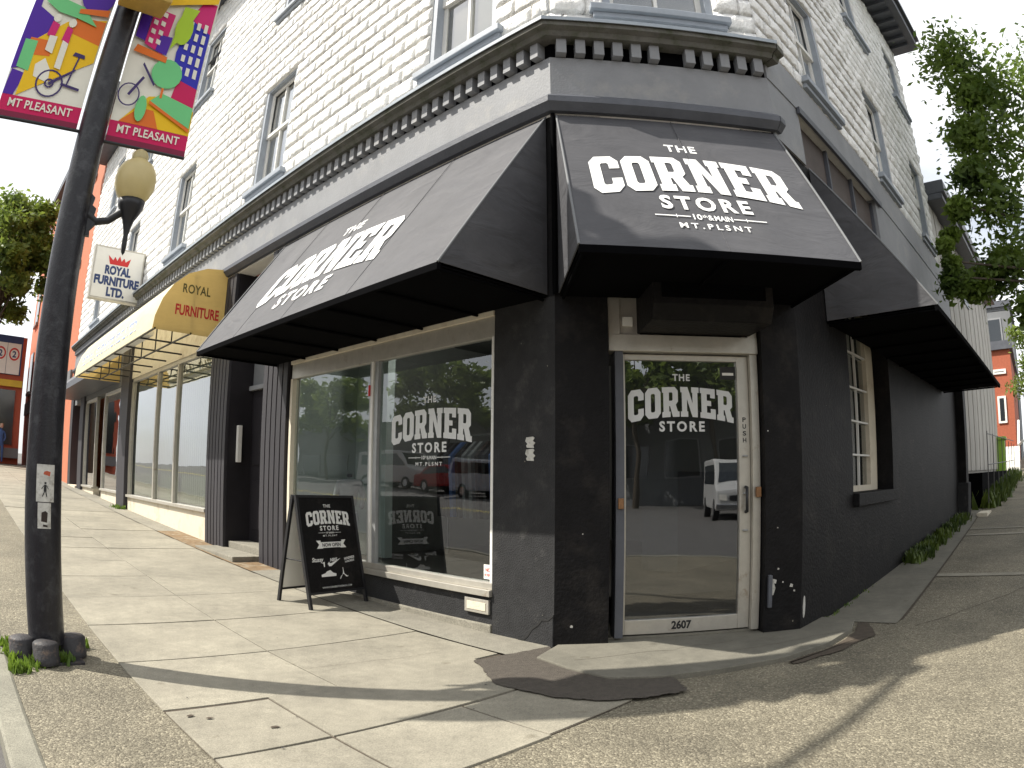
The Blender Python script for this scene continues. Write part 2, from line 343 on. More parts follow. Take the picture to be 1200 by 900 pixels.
def sstep(t): return 0 if t < 0 else t
def gh(x, y):
    return .034 * min(sstep(y - 4 if y > 5 else (y - 3) ** 2 / 4 if y > 3 else 0), 60) + .045 * min(sstep(x - 5.6), 60) * (1 if y < 2.6 else 0) * (1 if x > 5.6 else 0)
def YL(y): return y - AY      # world y -> s on left front

# ------------------------------------------------------------------ lettering
G = {
 'C': (6, [[(1.3,0),(4.7,0),(6,1.5),(6,3.7),(3.9,3.7),(3.9,2.4),(3.6,2),(2.5,2),(2.2,2.4),(2.2,7.6),(2.5,8),(3.6,8),(3.9,7.6),(3.9,6.4),(6,6.4),(6,8.5),(4.7,10),(1.3,10),(0,8.5),(0,1.5)]]),
 'O': (6, [[(1.3,0),(4.7,0),(6,1.5),(6,8.5),(4.7,10),(1.3,10),(0,8.5),(0,1.5)], [(2.5,2),(3.5,2),(3.8,2.4),(3.8,7.6),(3.5,8),(2.5,8),(2.2,7.6),(2.2,2.4)]]),
 'R': (6.7, [[(0,0),(3.2,0),(3.2,1.8),(2.7,1.8),(2.7,3.6),(3.1,3.6),(4.1,0),(6.7,0),(6.7,1.8),(6.1,1.8),(5.3,4.1),(6.2,5.1),(6.2,8.7),(5,10),(0,10),(0,8.2),(.5,8.2),(.5,1.8),(0,1.8)], [(2.7,5.4),(3.8,5.4),(4.1,5.8),(4.1,7.9),(3.8,8.2),(2.7,8.2)]]),
 'N': (7.2, [[(0,0),(2.9,0),(2.9,1.8),(2.5,1.8),(2.5,6.0),(4.6,0),(6.7,0),(6.7,8.2),(7.2,8.2),(7.2,10),(4.3,10),(4.3,8.2),(4.7,8.2),(4.7,4.6),(2.8,10),(0,10),(0,8.2),(.5,8.2),(.5,1.8),(0,1.8)]]),
 'E': (6.2, [[(0,0),(6.2,0),(6.2,3.3),(4.2,3.3),(4.2,1.9),(2.7,1.9),(2.7,4.2),(4.4,4.2),(4.4,5.9),(2.7,5.9),(2.7,8.1),(4.1,8.1),(4.1,6.9),(6.0,6.9),(6.0,10),(0,10),(0,8.2),(.5,8.2),(.5,1.8),(0,1.8)]]),
}
def flat_mesh_from_loops(loops):
    cu = bpy.data.curves.new('tmp', 'CURVE'); cu.dimensions = '2D'; cu.fill_mode = 'BOTH'
    for lp in loops:
        # subdivide long edges so that arching bends them
        pts = []
        for i, p in enumerate(lp):
            q = lp[(i + 1) % len(lp)]; L = math.dist(p, q); k = max(1, int(L / .09))
            for j in range(k): pts.append((p[0] + (q[0] - p[0]) * j / k, p[1] + (q[1] - p[1]) * j / k))
        sp = cu.splines.new('POLY'); sp.points.add(len(pts) - 1); sp.use_cyclic_u = True
        for i, p in enumerate(pts): sp.points[i].co = (p[0], p[1], 0, 1)
    o = bpy.data.objects.new('tmp', cu); me = bpy.data.meshes.new_from_object(o); bpy.data.objects.remove(o); bpy.data.curves.remove(cu)
    return me
def corner_word(drop=.22):
    loops = []; x = 0; sc = .27 / 10; tot = 0
    word = 'CORNER'; gap = .55
    tot = sum(G[c][0] for c in word) + gap * (len(word) - 1)
    sx = 1 / tot
    x = -.5
    for c in word:
        w, ls = G[c]
        for l in ls: loops.append([(x + p[0] * sx, p[1] * sc) for p in l])
        x += (w + gap) * sx
    me = flat_mesh_from_loops(loops)
    for v in me.vertices:
        u = v.co.x / .5; t = v.co.y / .27
        v.co.y += -drop * .27 * u * u * (1 - .25 * t) + 0
    vs = [tuple(v.co) for v in me.vertices]; fs = [tuple(p.vertices) for p in me.polygons]; bpy.data.meshes.remove(me)
    return vs, fs
def text_geo(txt, w=None, h=1.0, bold=.0, spacing=1.0, cx=0, y0=0, shear=0):
    """flat text: height h of capitals, stretched to width w, centred on cx, baseline y0"""
    cu = bpy.data.curves.new('tmp', 'FONT'); cu.body = txt; cu.size = 1; cu.offset = bold; cu.space_character = spacing; cu.resolution_u = 3; cu.shear = shear
    o = bpy.data.objects.new('tmp', cu); me = bpy.data.meshes.new_from_object(o); bpy.data.objects.remove(o); bpy.data.curves.remove(cu)
    xs = [v.co.x for v in me.vertices]; ys = [v.co.y for v in me.vertices]
    x0, x1, b0, b1 = min(xs), max(xs), min(ys), max(ys)
    k = h / (b1 - b0); kx = (w / (x1 - x0)) if w else k
    vs = [((v.co.x - (x0 + x1) / 2) * kx + cx, (v.co.y - b0) * k + y0, 0) for v in me.vertices]; fs = [tuple(p.vertices) for p in me.polygons]; bpy.data.meshes.remove(me)
    return vs, fs
CW = corner_word()
def rect_geo(x0, x1, y0, y1): return [(x0, y0, 0), (x1, y0, 0), (x1, y1, 0), (x0, y1, 0)], [(0, 1, 2, 3)]
def merge(gs):
    V = []; F_ = []
    for v, f in gs:
        b = len(V); V += v; F_ += [tuple(b + i for i in q) for q in f]
    return V, F_
def logo_geo(extra=True, full=True):
    gs = [CW, text_geo('THE', .165, .062, .03, 1.2, 0, .325), text_geo('STORE', .43, .095, .035, 1.35, 0, -.135)]
    if extra:
        gs += [rect_geo(-.26, -.10, -.182, -.176), rect_geo(.10, .26, -.182, -.176), rect_geo(-.165, -.161, -.19, -.168), rect_geo(.161, .165, -.19, -.168),
               text_geo('10', .04, .036, .02, 1, -.068, -.197), text_geo('th', .022, .02, .01, 1, -.034, -.182), text_geo('&', .026, .034, .01, 1, -.008, -.197), text_geo('MAIN', .085, .034, .02, 1, .052, -.197),
               text_geo('MT.PLSNT', .33, .034, .02, 1.5, 0, -.255)]
    return merge(gs)
def put(geo, name, mat, mapf, parent):
    v, f = geo; mb = MB(); mb.add([mapf(p[0], p[1]) for p in v], f)
    me = bpy.data.meshes.new(name); me.from_pydata(mb.v, [], mb.f); me.materials.append(mat)
    return link(name, me, parent)

# ------------------------------------------------------------------ ground
def surf(xs, ys, dz, zf=gh):
    v = [(x, y, zf(x, y) + dz) for y in ys for x in xs]; n = len(xs)
    f = [(j * n + i, j * n + i + 1, (j + 1) * n + i + 1, (j + 1) * n + i) for j in range(len(ys) - 1) for i in range(n - 1)]
    return v, f
def gh_road(x, y): return .034 * min(sstep(y - 4), 60) + (.045 * min(sstep(x - 5.6), 60) if y < 2.6 else 0)
ys = [-1500, -300, -100, -60, -30, -15, -3, 2.599, 2.6, 4, 8, 14, 22, 32, 45, 64, 120, 400, 1500]
xs = [-1500, -400, -120, -60, -30, -20, -10, 0, 3.5, 5.6, 8, 12, 18, 26, 40, 65.6, 130, 400, 1500]
g = MB(); v, f = surf(xs, ys, -.13, gh_road); g.add(v, f)
tag(g.build('ground', MA['asphalt']), 'dark asphalt roadway around the corner and out to the horizon', kind='structure')
sw = MB()
arc = [(3.4 + 3.13 * math.cos(a), .2 + 3.13 * math.sin(a)) for a in [PI + PI / 2 * k / 14 for k in range(15)]]
poly = [(5.6, 3.2), (.27, 3.2)] + arc + [(5.6, -2.93)]
sw.add([(x, y, 0) for x, y in poly], [tuple(range(len(poly)))])
v, f = surf([.27, 1.5, 3.8], [3.2, 4, 4.6, 5.2, 6, 8, 11, 14, 18, 22, 28, 33.9], 0); sw.add(v, f)
v, f = surf([5.6, 6.5, 8, 10, 14, 18, 24, 32, 45], [-2.93, 0, 1.2, 2.4], 0); sw.add(v, f)
sidewalk = tag(sw.build('sidewalk', MA['agg']), 'grey beige exposed aggregate paving of both sidewalks', kind='structure')
# kerb
kb = MB(); path = [(.2, 34)] + [(.2, y) for y in (28, 22, 16, 11, 8, 6, 5, 4, 3, 2, 1)] + [(3.4 + 3.2 * math.cos(a), .2 + 3.2 * math.sin(a)) for a in [PI + PI / 2 * k / 14 for k in range(15)]] + [(5.6, -3.0), (9, -3), (16, -3), (26, -3), (45, -3)]
rows = []
for i, (x, y) in enumerate(path):
    a = Vector(path[max(i - 1, 0)]); b = Vector(path[min(i + 1, len(path) - 1)]); d = (b - a).normalized(); nrm = Vector((d.y, -d.x))  # outward side (road)
    z = gh(max(x, .3), y)
    rows.append([(x - nrm.x * -.07, y - nrm.y * -.07, z + .004), (x + nrm.x * -.055, y + nrm.y * -.055, z + .012), (x - nrm.x * .0, y, z + .012)])
vs = []; fs = []
for i, (x, y) in enumerate(path):
    a = Vector(path[max(i - 1, 0)]); b = Vector(path[min(i + 1, len(path) - 1)]); d = (b - a).normalized(); nl = Vector((-d.y, d.x))
    z = gh(max(x, .3), y)
    for off, dz in ((.075, -.14), (.072, .006), (.058, .014), (-.055, .014), (-.07, .004), (-.07, -.2)):
        vs.append((x - nl.x * off * -1 * -1, y - nl.y * off, z + dz) if False else (x + (-nl.x) * (-off) * -1, y + (-nl.y) * (-off) * -1, z + dz))
for i in range(len(path) - 1):
    for k in range(5): fs.append((i * 6 + k, i * 6 + k + 1, (i + 1) * 6 + k + 1, (i + 1) * 6 + k))
kb.add(vs, fs); tag(kb.build('kerb', MA['kerb']), 'pale concrete kerb edging the sidewalk', kind='structure')
# slabs (children of the sidewalk)
def slab(x0, x1, y0, y1, g_=.0075, mat='slab', th=.012, z0=-.03):
    m = MB(); x0 += g_; x1 -= g_; y0 += g_; y1 -= g_
    c = [(x0, y0), (x1, y0), (x1, y1), (x0, y1)]; dz = random.uniform(-.002, .003)
    tl = [random.uniform(-.0025, .0025) for _ in c]
    m.box8([(x, y, gh(x, y) + z0) for x, y in c] + [(x, y, gh(x, y) + th + dz + t) for (x, y), t in zip(c, tl)])
    return m.build('concrete_slab', MA[mat], sidewalk, bevel=.003)
bed = MB(); v, f = surf([.935, 2.9], [1.9, 2.47, 3.1], .004); bed.add(v, f); v, f = surf([.935, 3.2], [3.1, 3.5, 4, 4.6, 5.2, 6, 8, 11, 14, 18, 22, 28, 33.9], .004); bed.add(v, f); bed.build('joint_bed', MA['joint'], sidewalk)
for a, b, y0, y1 in ((.93, 1.5, 1.88, 2.48), (1.5, 2.25, 1.88, 2.48), (2.25, 2.92, 1.9, 2.48), (.93, 1.5, 2.48, 3.1), (1.5, 2.95, 2.48, 3.14)): slab(a, b, y0, y1)
yy = [3.12, 3.98, 4.9, 5.82, 6.76, 7.7]
while yy[-1] < 33: yy.append(yy[-1] + .94)
for i in range(len(yy) - 1):
    slab(.93, 1.93, yy[i], yy[i + 1], .005)
    slab(1.93, 3.16, yy[i], yy[i + 1], .004)
# rough strip by the wall
m = MB(); v, f = surf([3.16, 3.3, 3.6], [3.0, 3.5, 4, 4.6, 5.2, 6, 6.9], .019); m.add(v, f); m.build('edge_strip', MA['rough'], sidewalk)
m = MB(); v, f = surf([3.16, 3.6], [6.9, 7.6, 8.4, 9.3, 10.5], .017); m.add(v, f); m.build('rusty_strip', MA['moss'], sidewalk)
m = MB(); v, f = surf([3.16, 3.6], [10.5, 13, 16, 20, 26, 33.9], .017); m.add(v, f); m.build('edge_strip', MA['rough'], sidewalk)
def polysheet(pts, z, name, mat, th=.0, bev=0):
    m = MB(); n = len(pts)
    if th: m.prism(pts, lambda x, y: (x, y, z - th), lambda x, y: (x, y, z))
    else: m.add([(x, y, z) for x, y in pts], [tuple(range(n))])
    return m.build(name, MA[mat], sidewalk, bev)
def wob(pts, k=5, amp=.015):
    out = []
    for i, p in enumerate(pts):
        q = pts[(i + 1) % len(pts)]
        for j in range(k):
            t = j / k; out.append((p[0] + (q[0] - p[0]) * t + (random.uniform(-amp, amp) if j else 0), p[1] + (q[1] - p[1]) * t + (random.uniform(-amp, amp) if j else 0)))
    return out
polysheet(wob([(2.90, 3.08), (2.63, 2.62), (2.66, 2.25), (2.76, 2.02), (2.95, 1.84), (3.18, 1.72), (3.36, 1.92), (3.18, 2.28), (3.42, 2.86), (3.52, 2.99)], 14, .009), .021, 'asphalt_patch', 'patch')
polysheet([(3.56, 2.95), (3.21, 2.83), (3.13, 2.5), (3.12, 2.2), (3.3, 1.98), (3.6, 1.76), (4.03, 1.5), (4.5, 1.36), (4.98, 1.33), (5.32, 1.40), (5.35, 1.75), (4.9, 2.2), (4.4, 3.0)], .034, 'entrance_apron', 'apron', .05, .006)
polysheet(wob([(4.02, 1.47), (4.5, 1.33), (4.98, 1.30), (5.32, 1.37), (5.34, 1.28), (4.9, 1.12), (4.3, 1.28), (3.98, 1.42)], 4), .008, 'dirt_seam', 'joint')
rg_ = random.Random(4)
for k in range(46):
    x, y = rg_.uniform(.98, 3.1), rg_.uniform(2.0, 9.5); q = rg_.uniform(.003, .007)
    MB().add([(x + q * math.cos(t) * rg_.uniform(.7, 1.2), y + q * math.sin(t) * rg_.uniform(.7, 1.2), gh(x, y) + .0175) for t in [k2 * PI / 3.5 for k2 in range(7)]], [tuple(range(7))]).build('gum_spot', MA['rusty'], sidewalk)
for x, y in ((1.03, 2.99), (1.10, 2.93), (1.33, 2.70)):
    pts = [(x + .024 * math.cos(t) * rg_.uniform(.5, 1.2), y + .013 * math.sin(t) * rg_.uniform(.5, 1.2), .0176) for t in [k2 * PI / 4.5 for k2 in range(9)]]
    MB().add(pts, [tuple(range(9))]).build('broken_chip', MA['joint'], sidewalk)
def crack(p, q, n=14, w=.003, amp=.03, z=.0172):
    m_ = MB(); P_ = []
    for k in range(n + 1):
        t = k / n; x = p[0] + (q[0] - p[0]) * t + rg_.uniform(-amp, amp) * math.sin(PI * t); y = p[1] + (q[1] - p[1]) * t + rg_.uniform(-amp, amp) * math.sin(PI * t); P_.append((x, y))
    vs = []
    for x, y in P_: vs += [(x - w, y - w * .4, gh(x, y) + z), (x + w, y + w * .4, gh(x, y) + z)]
    m_.add(vs, [(2 * k, 2 * k + 1, 2 * k + 3, 2 * k + 2) for k in range(n)]); m_.build('crack', MA['joint'], sidewalk)
crack((.95, 9.2), (3.1, 8.6)); crack((1.0, 11.5), (3.1, 10.8)); crack((2.0, 5.4), (3.1, 5.1), 10, .002); crack((1.94, 3.5), (2.9, 3.4), 10, .002, .02)
crack((4.0, 1.9), (4.9, 1.35), 10, .002, .02, .036); crack((3.3, 2.6), (4.3, 2.0), 12, .002, .03, .036)
crack((5.3, .9), (8, -.6), 20, .004, .05, .003);
# right sidewalk: smooth strip against the wall, pale transverse bands
m = MB(); v, f = surf([5.35, 5.6, 8, 10, 14, 18, 24], [1.06, 1.75], .006); m.add(v, f); m.build('wall_strip', MA['apron'], sidewalk)
for x0, x1 in ((7.35, 7.5), (10.45, 10.62), (11.15, 11.28), (16.2, 16.35), (20, 20.2)):
    m = MB(); v, f = surf([x0, x1], [-2.9, 0, 1.04], .007); m.add(v, f); m.build('pale_band', MA['slab'], sidewalk)
m = MB(); v, f = surf([5.5, 8, 12, 18, 26], [1.035, 1.055], .009); m.add(v, f); m.build('seam', MA['joint'], sidewalk)

# ------------------------------------------------------------------ corner building
bld = thing('corner_building', 'two storey corner store, black below and white rock-faced block above', 'building', (AX, AY, 0))
LEND = 21.6 - AY
# --- block walls
def rock_variant(L, H, k):
    rnd = random.Random(k); nx, nz = 7, 4; vs = []; fs = []
    for j in range(nz + 1):
        for i in range(nx + 1):
            u = i / nx; w = j / nz
            ed = min(u, 1 - u) * nx * .5; ez = min(w, 1 - w) * nz * .5
            e = min(1, ed * 1.3, ez * 1.3)
            d = .003 + (.12 + .88 * e) * (.008 + rnd.random() * .036)
            vs.append(((u - .5) * L, -d, (w - .5) * H))
    for j in range(nz):
        for i in range(nx):
            a = j * (nx + 1) + i; fs.append((a, a + 1, a + nx + 2, a + nx + 1))
    # rim back to the wall
    rim = [i for i in range(nx + 1)] + [(j + 1) * (nx + 1) - 1 for j in range(1, nz + 1)] + [nz * (nx + 1) + i for i in range(nx - 1, -1, -1)] + [j * (nx + 1) for j in range(nz - 1, 0, -1)]
    b = len(vs)
    for r in rim: x, y, z = vs[r]; vs.append((x, .01, z))
    for q in range(len(rim)): fs.append((rim[(q + 1) % len(rim)], rim[q], b + q, b + (q + 1) % len(rim)))
    return vs, fs
BH = .2; VAR = [rock_variant(1, 1, k) for k in range(10)]
VM = []
for k, (vs, fs) in enumerate(VAR):
    me = bpy.data.meshes.new('rock_block'); me.from_pydata(vs, [], fs); me.shade_smooth(); me.materials.append(MA['block']); VM.append(me)
jobs = []   # (dist, frame, s, z, L)
def block_wall(F, smin, smax, zmin, zmax, openings, phase=0):
    r = 0; z = zmin
    while z < zmax - .05:
        h = min(BH, zmax - z); cuts = []
        for (a, b, c, d) in openings:
            if c < z + h * .5 < d: cuts.append((a, b))
        spans = []; cur = smin
        for a, b in sorted(cuts):
            if a > cur: spans.append((cur, a))
            cur = max(cur, b)
        if cur < smax: spans.append((cur, smax))
        off = (r % 2) * .2 + phase
        for a, b in spans:
            edges = [a]; k = math.ceil((a - off) / .4 + .15)
            while off + k * .4 < b - .06: edges.append(off + k * .4); k += 1
            edges.append(b)
            for e0, e1 in zip(edges, edges[1:]):
                if e1 - e0 > .03: jobs.append((F, (e0 + e1) / 2, z + h / 2, e1 - e0 - .001, h - .002))
        z += BH; r += 1
WZ0 = 4.74
LW = [(3.60, 4.55), (7.52, 8.47), (11.28, 12.26), (15.0, 15.95), (18.5, 19.45)]
opL = [(YL(a), YL(b), 5.07, 6.78) for a, b in LW] + [(YL(a), YL(b), 8.25, 9.95) for a, b in LW]
opC = [(.45, 1.45, 5.03, 6.7), (.45, 1.45, 7.9, 9.5)]
RW = [(1.08, 1.95), (3.75, 4.65), (6.42, 7.3)]
opR = [(a, b, 5.02, 6.5) for a, b in RW] + [(a, b, 7.68, 8.9) for a, b in RW]
TOPL, TOPC, TOPR = 10.9, 10.2, 9.5
block_wall(FL, 0.0, LEND, WZ0, TOPL, opL)
block_wall(FC, 0.0, CL, WZ0, TOPC, opC, .1)
block_wall(FR, 0.0, 7.72, 4.86, TOPR, opR)
eye = Vector((0, 0, EYE))
def keyj(j):
    F, a, z, L, h = j; p = Vector(F(a, 0, z)); d = (p - eye); vis = abs(d.normalized().dot(F.o)); return -(vis * L / d.length_squared)
fwd = camo.matrix_world.to_3x3() @ Vector((0, 0, -1))
def in_view(j):
    F, a, z, L, h = j; d = (Vector(F(a, 0, z)) - eye); v = camo.matrix_world.to_3x3().inverted() @ d; r = math.hypot(v.x, v.y); th = math.atan2(r, -v.z)
    R_ = th / .7494 * 600; return abs(v.x / r * R_) < 620 and abs(v.y / r * R_) < 470
near = sorted([j for j in jobs if in_view(j)], key=keyj)[:300]; ns = set(id(j) for j in near)
rest = MB()
for j in jobs:
    F, a, z, L, h = j; k = random.randrange(10)
    mw = Matrix.Translation(F(a, 0, z)) @ Matrix.Rotation(F.ang, 4, 'Z') @ Matrix.Diagonal((L, random.uniform(.8, 1.25), h, 1))
    if id(j) in ns: link('block', VM[k], bld, mw)
    else: rest.add([mw @ Vector(p) for p in VAR[k][0]], VAR[k][1])
o = link('block_courses', None, bld) if False else None
me = bpy.data.meshes.new('block_courses'); me.from_pydata(rest.v, [], rest.f); me.shade_smooth(); me.materials.append(MA['block']); o = link('block_courses', me, bld); o['kind'] = 'stuff'
# backing walls (mortar face, openings cut by building strips)
def backing(F, smin, smax, zmin, zmax, ops, mat, thick=.25, name='wall', parent=bld, face=0.0):
    m = MB(); zs = sorted({zmin, zmax, *[o[2] for o in ops], *[o[3] for o in ops]}); zs = [z for z in zs if zmin <= z <= zmax]
    for z0, z1 in zip(zs, zs[1:]):
        cur = smin
        for a, b, c, d in sorted(o for o in ops if o[2] <= z0 + 1e-6 and o[3] >= z1 - 1e-6):
            if a > cur: m.fbox(F, cur, a, face - thick, face, z0, z1)
            cur = b
        if cur < smax: m.fbox(F, cur, smax, face - thick, face, z0, z1)
    return m.build(name, MA[mat] if isinstance(mat, str) else mat, parent)
backing(FL, 0.02, LEND, 3.9, TOPL, opL, 'mortar'); backing(FC, .02, CL - .02, 3.9, TOPC, opC, 'mortar'); backing(FR, .02, 7.77, 4.45, TOPR, opR, 'mortar')
m = MB(); m.fbox(FR, 7.5, 7.77, -8, -.25, 0, TOPR); m.build('wall', MA['siding'], bld)
m = MB(); m.add([(AX + .05, 21.55, TOPR - .1), (AX + .05, AY, TOPR - .1), (BX, BY + .05, TOPR - .1), FR(8.4, -.05, TOPR - .1), FR(8.4, -8, TOPR - .1), (12.5, 21.55, TOPR - .1)], [tuple(range(6))]); m.build('roof', MA['darktrim'], bld)
# eaves
m = MB(); m.fbox(FR, -1.0, 7.95, -.2, .55, TOPR, TOPR + .22); m.fbox(FR, -1, 8.0, -.2, .62, TOPR + .22, TOPR + .3)
m.build('roof_eave', MA['darktrim'], bld)
for k in range(24): MB().fbox(FR, .2 + k * .32, .28 + k * .32, .02, .40, TOPR - .07, TOPR - .005).build('eave_bracket', MA['darktrim'], bld)
m = MB(); m.fbox(FL, .3, LEND + .3, -.2, .6, TOPL, TOPL + .3); m.build('roof_eave', MA['darktrim'], bld)

# --- upper windows
def window(F, a, b, z0, z1, mull=1, rec=.13):
    w = MB(); w.fbox(F, a, b, -rec - .3, -rec - .28, z0, z1)
    root = w.build('window', MA['room'], bld)
    fr = MB(); t = .07
    fr.fbox(F, a, a + t, -rec, -.01, z0, z1); fr.fbox(F, b - t, b, -rec, -.01, z0, z1); fr.fbox(F, a + t, b - t, -rec, -.012, z1 - t, z1)
    fr.build('frame', MA['wframe'], root, .004)
    sh = MB(); zm = (z0 + z1) / 2
    for (c, d, oo) in ((zm, z1 - t, -.075), (z0, zm + .04, -.105)):
        sh.fbox(F, a + t, a + t + .05, oo - .03, oo, c, d); sh.fbox(F, b - t - .05, b - t, oo - .03, oo, c, d)
        sh.fbox(F, a + t + .05, b - t - .05, oo - .03, oo, c, c + .05); sh.fbox(F, a + t + .05, b - t - .05, oo - .03, oo, d - .05, d)
    if mull: sh.fbox(F, (a + b) / 2 - .015, (a + b) / 2 + .015, -.128, -.09, z0 + .05, z1 - t - .05)
    sh.build('sash', MA['white'], root)
    p = MB(); p.fbox(F, a + t, b - t, -.125, -.121, z0, z1 - t); p.build('pane', MA['upglass'], root)
    bl = MB(); bl.fbox(F, a + t + .01, b - t - .01, -.155, -.15, z0 + .03, z1); bl.build('blind', MA['blind'], root)  # full-height blind, its pale colour stands in for bright sky reflection
    s_ = MB(); s_.fbox(F, a - .12, b + .12, -.12, .10, z0 - .075, z0 - .005); s_.fbox(F, a - .09, b + .09, -.02, .06, z0 - .13, z0 - .075); s_.build('sill', MA['wframe'], root, .008)
for a, b, c, d in opL: window(FL, a, b, c, d)
for a, b, c, d in opC: window(FC, a, b, c, d)
for a, b, c, d in opR: window(FR, a, b, c, d)

# --- cornice, frieze, dentils, moulding
def band(F, s0, s1, prof, name, mat, bev=.0):
    m = MB(); m.prism(prof, lambda o, z: F(s0, o, z), lambda o, z: F(s1, o, z)); return m.build(name, MA[mat], bld, bev)
te = math.tan(math.radians(46.1 / 2)); 
def miter(F, s0, s1, prof, name, mat, k0=0, k1=0):
    m = MB(); m.prism(prof, lambda o, z: F(s0 - k0 * o, o, z), lambda o, z: F(s1 + k1 * o, o, z)); return m.build(name, MA[mat], bld)
cprof = [(-.05, 4.60), (.13, 4.60), (.15, 4.64), (.20, 4.66), (.20, 4.72), (-.05, 4.745)]
flash = [(.0, 4.747), (.215, 4.725), (.215, 4.70), (.222, 4.70), (.222, 4.735), (.0, 4.757)]
mprof = [(-.05, 3.92), (.05, 3.92), (.10, 3.98), (.10, 4.03), (.07, 4.06), (-.05, 4.075)]
fprof = [(-.05, 4.075), (.03, 4.075), (.03, 4.445), (-.05, 4.445)]
rprof = [(-.05, 4.445), (.006, 4.445), (.006, 4.60), (-.05, 4.60)]
for F, s0, s1, k0, k1, tg in ((FL, 0, LEND, te, 0, 1), (FC, 0, CL, te, te * .8, 1)):
    miter(F, s0, s1, cprof, 'cornice', 'cornice', k0, k1); miter(F, s0, s1, flash, 'cornice_flashing', 'flash', k0, k1)
    miter(F, s0, s1, rprof, 'dentil_shade', 'soffit', k0, k1)  # black strip, shade between the dentils put into its colour
    miter(F, s0, s1, mprof, 'moulding', 'darktrim', k0, k1); miter(F, s0, s1, fprof, 'frieze', 'greytrim', k0, k1)
miter(FR, 0, .06, cprof, 'cornice', 'cornice', te * .8, 0); miter(FR, 0, .06, mprof, 'moulding', 'darktrim', te * .8, 0)
dm = MB(); dm.box(-.040, .040, -.075, .02, -.075, .066); dme = dm.mesh('dentil', MA['greytrim'])
n = 0; s_ = .10
while s_ < LEND - .1:
    mw = Matrix.Translation(FL(s_, .02, 4.532)) @ Matrix.Rotation(FL.ang, 4, 'Z')
    link('dentil', dme, bld, mw); s_ += .152; n += 1
for k in range(12):
    if k == 6: continue
    link('dentil', dme, bld, Matrix.Translation(FC(.075 + k * .152, .02, 4.532)) @ Matrix.Rotation(FC.ang, 4, 'Z'))
# right front: plain grey band, moulding and brown transom over the side awning
backing(FR, .0, 8.5, 4.46, 4.84, [], 'greytrim', .2, 'frieze', bld, .03)
m = MB(); m.fbox(FR, .62, 3.35, .03, .06, 4.40, 4.47); m.build('moulding', MA['darktrim'], bld)
backing(FR, 0, .62, 0.05, 4.46, [], 'greytrim', .25, 'wall', bld, 0.0) if False else None
backing(FR, 0.0, .66, 3.88, 4.46, [], 'greytrim', .25, 'frieze', bld, .02)
backing(FR, .66, 3.15, 3.88, 4.40, [], 'transom', .2, 'transom_panel', bld, -.06)
for k in range(4): MB().fbox(FR, .66 + k * .82, .70 + k * .82, -.06, -.02, 3.9, 4.40).build('transom_bar', MA['darktrim'], bld)
backing(FR, 3.15, 8.5, 3.0, 4.46, [], 'greytrim', .25, 'frieze', bld, .02)

# --- ground floor, left front
backing(FL, 0.0, .59, 0, 2.445, [], 'pier', .5, 'corner_pier', bld, 0.0)
m = MB(); m.fbox(FL, .0, 3.9, -.3, -.004, 2.447, 3.915); m.build('wall', MA['black'], bld)
m = MB(); m.fbox(FL, .592, 3.80, -.25, -.012, .0, .30); m.build('stall_riser', MA['pier'], bld)
m = MB(); m.fbox(FL, .60, 3.80, -.02, .012, -.02, .085); m.build('plinth', MA['rough'], bld, .01)
# broken plaster at the foot of the pier
pl = [(.005, -.02), (.30, -.02), (.27, .05), (.24, .07), (.20, .12), (.14, .16), (.11, .20), (.06, .20), (.005, .235)]
m = MB(); m.prism(pl, lambda a, z: FL(a, .0, z), lambda a, z: FL(a, .006, z)); m.build('bare_plaster', MA['pier'], bld)
crk = [(.30, -.01), (.33, .03), (.27, .045), (.235, .075), (.20, .125), (.14, .168), (.11, .205), (.06, .205), (.0, .245), (.0, .232), (.05, .192), (.10, .192), (.13, .155), (.19, .112), (.225, .062), (.26, .03), (.29, .02)]
m = MB(); m.prism(crk, lambda a, z: FL(a, .0, z), lambda a, z: FL(a, .009, z)); m.build('crack', MA['ink'], bld)
# shop window frame
shopw = MB(); W0, W1, WZ, WT = .595, 3.795, .30, 2.44; 
shopw.fbox(FL, W0, W1, -.10, .03, WZ, WZ + .05); shopw.fbox(FL, W0, W1, -.09, -.0, WZ + .052, WZ + .10)
sroot = shopw.build('shop_window', MA['alum'], bld, .004)
for a, b, c, d, o0, o1, mm in ((W0, W1, WT - .04, WT, -.09, .01, 'cream'), (W0, W1, WT - .20, WT - .042, -.085, -.012, 'alum'), (W0, W0 + .025, WZ + .10, WT - .2, -.08, -.0, 'white'), (W1 - .05, W1, WZ + .1, WT - .2, -.08, 0, 'cream'), (2.17, 2.205, WZ + .1, WT - .2, -.08, -.005, 'white'), (2.11, 2.165, WZ + .1, WT - .2, -.06, -.02, 'silver'), (2.21, 2.245, WZ + .1, WT - .2, -.06, -.02, 'silver')):
    MB().fbox(FL, a, b, o0, o1, c, d).build('frame', MA[mm], sroot, .003)
MB().fbox(FL, W0 + .02, 2.18, -.056, -.05, WZ + .09, WT - .19).build('pane', MA['glass'], sroot)
MB().fbox(FL, 2.19, W1 - .04, -.057, -.051, WZ + .09, WT - .19).build('pane', MA['glass'], sroot)
MB().fbox(FL, 2.20, 2.22, .0, .012, 1.92, 2.02).build('red_tab', MA['red'], sroot)
put(logo_geo(), 'lettering', MA['decal'], lambda x, y: FL(YL(4.36) - x * 1.04, -.046, 1.51 + y * .90), sroot)
